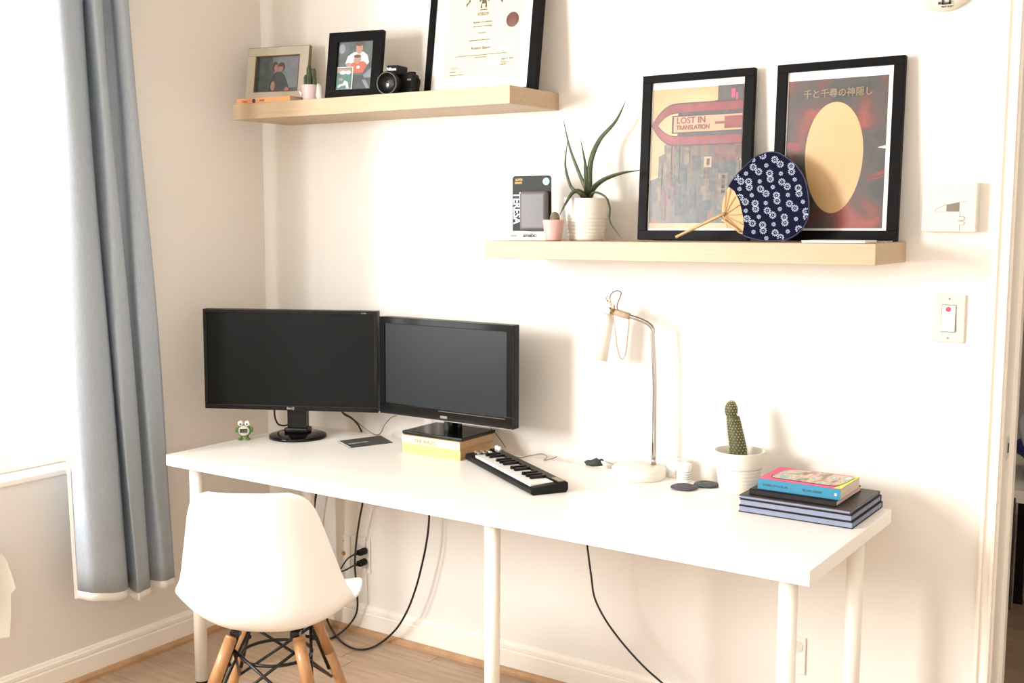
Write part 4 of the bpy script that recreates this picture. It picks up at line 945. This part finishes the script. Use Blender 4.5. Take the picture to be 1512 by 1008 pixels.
# round hand fan leaning on the posters
FZ = zL(1.9)
fan = thing('hand_fan', 'round navy cloth hand fan with white daisies and bamboo handle', 'fan', (1.84, -.150, FZ + .001))
def fp(px, py, off=0):
    y = -.150 + (353 - py) / 130 * .055 - off
    return at(px, py, y=y)
S1 = 6.5
def fz(x, y, off=0): return fp(1060 + x / S1, 210 + y / S1, off)
outline = [(100, 420), (130, 375), (190, 300), (270, 220), (360, 140), (470, 98), (560, 97), (640, 135), (720, 195), (785, 270), (835, 360), (860, 470), (872, 580), (870, 690), (845, 770), (800, 840), (730, 900), (640, 935), (520, 945), (400, 940), (300, 915), (235, 888),
           (250, 800), (243, 720), (225, 640), (205, 560), (160, 470)]
b = B(); b.prism([fz(x, y) for x, y in outline], (0, .003, 0)); obj('cloth_face', b, 'fan_cloth', fan, world=True)
b = B(); b.tube([fz(x, y) + Vector((0, .0015, 0)) for x, y in outline[1:22]], .0019, n=6, sub=3); obj('rim', b, 'navy', fan, world=True)
b = B(); b.prism([fz(x, y, -.001) for x, y in ((35, 690), (40, 600), (60, 520), (100, 430), (160, 465), (215, 560), (245, 650), (262, 760), (250, 885), (200, 872), (120, 800), (60, 735))], (0, .001, 0)); obj('bare_ribs_panel', b, 'bamboo', fan, world=True, label='bare bamboo rib section')
for k in range(7):
    a = (60, 700); e = [(75, 470), (120, 450), (165, 520), (205, 600), (230, 690), (245, 790), (240, 870)][k]
    b = B(); b.tube([fz(*a, .0015), fz((a[0] + e[0]) / 2, (a[1] + e[1]) / 2, .0015), fz(*e, .0015)], .0010, n=5, sub=2); obj('rib', b, 'bamboo', fan, world=True)
b = B(); h0, h1 = fp(998, 350, .010), fp(1070, 315, .006); b.tube([h0, h0.lerp(h1, .5), h1], .0050, n=10, sub=3, flat=.8); obj('handle', b, 'bamboo', fan, world=True)
b = B(); b.tube([fp(1066, 324, .006), fp(1078, 332, .006), fp(1092, 342, .005)], .0032, n=8, sub=3); b.tube([fp(1066, 316, .006), fp(1070, 324, .006), fp(1074, 335, .005)], .0012, n=6, sub=2); obj('cross_strut', b, 'bamboo', fan, world=True)
from mathutils.geometry import intersect_point_tri_2d
def inside(x, y):
    c = False; n = len(outline)
    for i in range(n):
        x1, y1 = outline[i]; x2, y2 = outline[(i + 1) % n]
        if (y1 > y) != (y2 > y) and x < (x2 - x1) * (y - y1) / (y2 - y1) + x1: c = not c
    return c
dbl = [(430, 130, 1), (572, 188, 2), (365, 260, 2), (705, 255, 0), (500, 325, 0), (195, 352, 2), (298, 405, 0), (640, 402, 2), (775, 465, 0), (435, 470, 2), (565, 535, 0), (237, 550, 2), (360, 612, 0), (712, 610, 2), (500, 677, 2), (640, 745, 0), (305, 755, 2), (432, 820, 0), (775, 830, 1), (848, 690, 0), (575, 890, 2)]
sml = [(340, 170), (465, 222), (270, 300), (605, 300), (402, 375), (738, 357), (207, 448), (527, 430), (672, 505), (325, 508), (815, 570), (460, 583), (595, 640), (267, 657), (393, 715), (750, 735), (535, 787), (342, 860), (670, 855), (465, 920)]
b = B()
def petals(cx, cy, r0, r1, n, wd):
    for k in range(n):
        a = 2 * PI * k / n; c_, s_ = math.cos(a), math.sin(a)
        q = [(cx + c_ * r0 - s_ * wd * .5, cy + s_ * r0 + c_ * wd * .5), (cx + c_ * r1 - s_ * wd, cy + s_ * r1 + c_ * wd), (cx + c_ * (r1 + wd * .6), cy + s_ * (r1 + wd * .6)), (cx + c_ * r1 + s_ * wd, cy + s_ * r1 - c_ * wd), (cx + c_ * r0 + s_ * wd * .5, cy + s_ * r0 - c_ * wd * .5)]
        if all(inside(*z_) for z_ in q): b.poly([fz(*z_, .0006) for z_ in q])
for x, y, m in dbl:
    d = {0: (3, 27), 2: (26, 22), 1: (0, 0)}[m]
    for sg in ((-1, 1) if m != 1 else (0,)):
        petals(x + d[0] * sg, y + d[1] * sg, 16, 32, 11, 5.6); petals(x + d[0] * sg, y + d[1] * sg, 0, 5, 4, 3)
for x, y in sml: petals(x, y, 7, 19, 7, 5.0); petals(x, y, 0, 3, 4, 2)
obj('daisy_print', b, 'fan_white', fan, world=True, recalc=False, label='white daisy print')
# white notepad / phone on the right end of the shelf
x = 2.16; t = thing('white_notepad', 'thin white pad lying flat at the right end of the lower shelf', 'notepad', (2.145, -.205, zL(x) + .0010), math.radians(0))
b = B(); b.mm((-.075, -.045, 0), (.075, .05, .004)); obj('sheets', b, 'paper', t); b = B(); b.mm((-.076, -.046, .004), (.076, .051, .0055)); obj('top_sheet', b, 'white_plastic', t); t.rotation_euler[1] = -tilt
t = thing('dark_booklet', 'thin dark-edged booklet lying under the right poster beside the white pad', 'booklet', (2.205, -.115, zL(2.2) + .0012), .1)
b = B(); b.mm((-.03, -.04, 0), (.035, .032, .003)); obj('sheets', b, 'pages', t); b = B(); b.mm((-.031, -.041, .003), (.036, .033, .004)); obj('cover', b, 'charcoal', t)

# ================================================================== WALL FITTINGS
th_ = thing('thermostat', 'square cream wall thermostat with a small grey display', 'thermostat', (2.354, 0, 1.472))
b = B(); b.mm((-.0625, -.030, -.059), (.0625, -.0002, .059)); obj('cover', b, 'offwhite', th_, bevel=.003)
b = B(); b.prism([(-.006, -.0308, -.0100), (.0235, -.0308, -.0100), (.0235, -.0308, .0125), (-.006, -.0308, .0065)], (0, .0006, 0)); obj('display', b, 'grey_lcd', th_)
b = B()
def ln(p, q): b.tube([(p[0], -.0303, p[1]), (q[0], -.0303, q[1])], .0005, n=4, sub=1)
for p, q in (((-.033, -.010), (-.030, -.004)), ((-.030, -.004), (-.006, .0070)), ((-.033, -.010), (.0235, -.010)), ((.0235, .0125), (.043, .0145)), ((.0255, -.010), (.0255, -.022)), ((.0255, -.042), (.0255, -.057)), ((.022, -.022), (.036, -.022)), ((.036, -.022), (.038, -.028)), ((.038, -.028), (.034, -.0315)), ((.034, -.0315), (.022, -.0315)), ((.034, -.0335), (.038, -.037)), ((.038, -.037), (.035, -.042)), ((.035, -.042), (.022, -.042)), ((.022, -.0335), (.034, -.0335))): ln(p, q)
obj('button_outline', b, 'line', th_)
for zz in (-.0268, -.0378):
    b = B(); b.box((.029, -.0305, zz), (.013, .002, .008)); obj('button', b, 'offwhite', th_, bevel=.001)
sw = thing('light_switch', 'white rocker light switch with a round red sticker', 'switch', (2.360, 0, 1.202))
b = B(); b.mm((-.0375, -.008, -.059), (.0375, -.0002, .059)); obj('plate', b, 'offwhite', sw, bevel=.003)
b = B(); b.mm((-.0175, -.0088, -.034), (.0175, -.007, .034)); obj('rocker_frame', b, 'line', sw)
b = B(); b.prism([(-.0155, -.009, -.032), (-.0155, -.009, .032), (-.0155, -.0100, .032), (-.0155, -.0150, -.031)], (.031, 0, 0)); obj('rocker', b, 'white_plastic', sw, bevel=.0008)
b = B(); b.cyl((-.001, -.0118, .0225), (-.001, -.0098, .0225), .0062, n=24); obj('red_dot', b, 'red', sw, label='round red sticker')
for zz in (-.048, .048):
    b = B(); b.cyl((0, -.009, zz), (0, -.007, zz), .0028, n=12); obj('screw', b, 'line', sw)
sm_ = thing('smoke_detector', 'round white smoke detector with a small black logo at the top right', 'smoke detector', (2.318, 0, 2.011))
b = B(); b.lathe([(0, 0), (.073, 0), (.073, .012), (.066, .027), (.05, .034), (0, .036)], 56, mtx=Matrix.Rotation(PI / 2, 4, 'X')); obj('housing', b, 'offwhite', sm_)
lp_ = at(1397, 6, y=-.0345) - Vector((2.318, 0, 2.011)); b = B()
for (x0, z0, x1, z1) in ((-.010, 0, .010, .0035), (-.010, 0, -.0065, .018), (.0065, 0, .010, .018), (-.018, .001, -.0135, .006)): b.mm((lp_.x + x0, -.0366, lp_.z + z0), (lp_.x + x1, -.030, lp_.z + z1))
obj('logo_mark', b, 'ink_dark', sm_); text('logo_lettering', 'FIRST ALERT', .0052, (lp_.x - .011, -.0345, lp_.z - .0075), X3, Vector((0, .18, 1)), 'ink_dark', sm_, bold=.0002)

# wall outlets under the desk
def plate(nm, label, x0, x1, z0, z1):
    t = thing(nm, label, 'outlet', ((x0 + x1) / 2, 0, (z0 + z1) / 2)); b = B(); b.mm(((x0 - x1) / 2, -.006, (z0 - z1) / 2), ((x1 - x0) / 2, -.0002, (z1 - z0) / 2)); obj('plate', b, 'wall', t, bevel=.002); return t
ox = plate('cable_socket', 'cream wall plate with round cable jack, left of the power outlet', .338, .395, .222, .333)
b = B(); b.cyl((0, -.012, -.01), (0, -.005, -.01), .0048, n=16); b.cyl((0, -.007, -.01), (0, -.0055, -.01), .009, n=6); obj('jack', b, 'gold', ox, label='brass threaded jack')
b = B(); b.cyl((0, -.0072, .035), (0, -.0055, .035), .0025, n=10); obj('screw', b, 'line', ox)
oo = plate('wall_outlet', 'cream double power outlet with two black plugs under the desk', .402, .487, .214, .340)
b = B(); b.cyl((-.01, -.008, .022), (-.01, -.005, .022), .017, n=24); b.cyl((-.01, -.008, -.024), (-.01, -.005, -.024), .017, n=24); obj('socket_face', b, 'offwhite', oo)
o3 = plate('wall_outlet', 'cream wall outlet behind the right front desk leg', 1.985, 2.030, .215, .318)
b = B(); b.cyl((0, -.008, .025), (0, -.005, .025), .015, n=24); obj('socket_face', b, 'offwhite', o3)
# cables
def cable(nm, label, pts, r=.0035, m='cable', extra=None):
    P3 = [Vector(p) for p in pts]; t = thing(nm, label, 'cable', tuple(P3[0])); b = B(); b.tube(P3, r, n=8, sub=7); obj('cord', b, m, t, world=True)
    if extra: extra(t)
    return t
def pl_(px, py):
    def f(t):
        e = at(px, py, y=-.03)
        b = B(); b.cyl((e.x, -.009, e.z), (e.x, -.030, e.z), .0125, .0115, n=16); b.box((e.x - .003, -.032, e.z - .002), (.020, .014, .018)); b.cyl((e.x - .010, -.036, e.z - .004), (e.x - .022, -.040, e.z - .009), .006, .0045, n=10); obj('plug', b, 'black_matte', t, bevel=.002, world=True)
    return f
A = lambda px, py, y: at(px, py, y=y)
cable('power_cable', 'black cable plugged into the upper socket of the outlet', [A(529, 816, -.035), A(522, 819, -.045), A(512, 826, -.06), A(503, 840, -.08), A(490, 860, -.09), A(478, 890, -.08)], .0028, extra=pl_(533, 815))
cable('power_cable', 'black cable plugged into the lower socket of the outlet', [A(528, 832, -.035), A(520, 836, -.05), A(511, 841, -.07), A(500, 846, -.09), A(485, 862, -.10), A(480, 885, -.09)], .0028, extra=pl_(533, 831))
def zc(px, py, y, zmin=.006):
    p = at(px, py, y=y)
    if p.z < zmin: p = at(px, py, z=zmin)
    return p
cable('power_cable', 'black cable hanging in a long loop from the middle of the desk to the floor', [Vector((A(634, 745, -.05).x - .01, -.045, .712)), Vector((A(634, 745, -.05).x, -.045, .68)), A(634, 745, -.05), A(633, 775, -.055), A(629, 805, -.06), A(622, 838, -.06), A(614, 868, -.06), A(602, 900, -.06), A(586, 927, -.06), zc(566, 946, -.055), zc(545, 957, -.055), zc(525, 958, -.055), zc(505, 948, -.06), zc(490, 929, -.07), zc(481, 908, -.07), A(478, 885, -.07)], .0036)
cable('power_cable', 'black cable hanging straight down past the outlet then curling behind the chair', [Vector((A(536, 735, -.05).x + .02, -.045, .712)), Vector((A(536, 735, -.05).x + .008, -.045, .66)), A(536, 735, -.05), A(532, 760, -.05), A(528, 785, -.045), A(525, 812, -.05), A(524, 835, -.055), A(526, 862, -.05), A(528, 890, -.045), zc(525, 908, -.045), zc(514, 924, -.055), zc(500, 936, -.06), zc(484, 943, -.07), zc(466, 940, -.09), zc(452, 930, -.10), zc(446, 922, -.12)], .0034)
cable('power_cable', 'thick black cable dropping from the desk edge just right of the chair back', [Vector((A(467, 722, -.05).x + .01, -.045, .712)), Vector((A(467, 722, -.05).x + .005, -.045, .66)), A(467, 722, -.05), A(465, 740, -.05), A(462, 765, -.05), A(461, 800, -.05), A(459, 850, -.05), zc(458, 905, -.05), zc(457, 930, -.05), zc(445, 925, -.05)], .0042)
cable('power_cable', 'black cable slanting down to the right under the desk', [Vector((A(867, 795, -.13).x, -.13, .688)), A(867, 795, -.13), A(869, 820, -.13), A(873, 850, -.13), A(878, 882, -.13), A(893, 913, -.13), A(912, 940, -.13), A(932, 964, -.13), A(955, 988, -.13), A(985, 1015, -.13), A(1010, 1045, -.13)], .0030)
cable('monitor_cable', 'short black cable looping below the left monitor beside its foot', [A(405, 600, -.26), A(406, 616, -.22), A(411, 626, -.20), A(420, 628, -.18), A(428, 626, -.16)], .0030)
cable('monitor_cable', 'black cable dropping from the right side of the left monitor to the desk', [A(500, 600, -.16), A(508, 611, -.14), A(519, 617, -.12), A(528, 626, -.10), at(534, 637, z=H + .004)], .0034)
cable('thin_cable', 'thin brown cable sagging between the two monitors', [A(503, 606, -.12), A(520, 617, -.11), A(540, 633, -.10), at(555, 642, z=H + .0035), at(563, 638, z=H + .0035), A(568, 627, -.10), A(577, 617, -.11), A(586, 613, -.12)], .0014, 'cable_brown')
cable('usb_cable', 'grey cable running on the desk behind the music keyboard', [at(742, 664, z=H + .012), at(765, 675, z=H + .003), at(785, 672, z=H + .003), at(800, 670, z=H + .003), at(808, 674, z=H + .003), at(803, 679, z=H + .003), at(815, 677, z=H + .003), at(822, 674, z=H + .003)], .0016, 'cable_grey')
cable('thin_cable', 'thin brown cable dropping behind the right end of the right monitor', [A(722, 628, -.06), A(732, 640, -.06), A(741, 652, -.06), at(746, 660, z=H + .003)], .0014, 'cable_brown')

# ================================================================== THE HALL BEYOND THE DOORWAY
hb = thing('white_bench', 'white bench seen through the doorway at the right edge', 'bench', (2.55, 1.3, 0))
b = B(); b.mm((-.28, -.35, .54), (.5, .35, .58)); obj('seat_board', b, 'trim', hb, bevel=.003)
for s1_ in (-.26, .48):
    for s2_ in (-.32, .32):
        b = B(); b.mm((s1_ - .015, s2_ - .015, 0), (s1_ + .015, s2_ + .015, .54)); obj('leg', b, 'black_matte', hb)
bg = thing('blue_bag', 'royal blue bag lying on the white bench through the doorway', 'bag', (2.52, 1.25, .581))
b = B(); b.sphere((0, 0, .09), .2, sc_=(1, 1, .46), u=24, v=14)
for v in b.bm.verts: v.co.x += .02 * math.sin(v.co.z * 60 + v.co.y * 30); v.co.z = max(.0, v.co.z)
obj('sack', b, 'blue', bg); b = B(); b.tube([(-.15, -.1, .1), (-.17, -.12, .2), (-.1, -.12, .24), (0, -.1, .17)], .012, n=8); obj('strap', b, 'shirt_white', bg, label='pale strap')
hc = thing('dark_coat', 'dark coat hanging above the bench through the doorway', 'coat', (2.60, 1.6, .85))
b = B(); b.lathe([(0, -.02), (.30, -.02), (.33, .3), (.30, .9), (.20, 1.1), (.05, 1.2), (0, 1.2)], 24, wob=lambda k, z: 1 + .06 * math.sin(k * 1.57)); 
for v in b.bm.verts: v.co.y *= .35
obj('cloth', b, 'dark_coat', hc); b = B(); b.tube([(0, 0, 1.18), (0, .02, 1.24), (0, .1, 1.26)], .006); obj('hook', b, 'chrome', hc)
b = B(); b.tube([at(1497, 735, y=.19), at(1496, 780, y=.19), at(1493, 830, y=.19), at(1491, 880, y=.19), at(1489, 900, y=.19)], .005, n=8)
tag(obj('hanging_strap', b, 'dark_coat'), 'dark strap hanging beside the door jamb in the hall', 'strap')

for o in LOCS:
    for k in ('_loc', '_rz'):
        if k in o: del o[k]
bpy.context.view_layer.update()
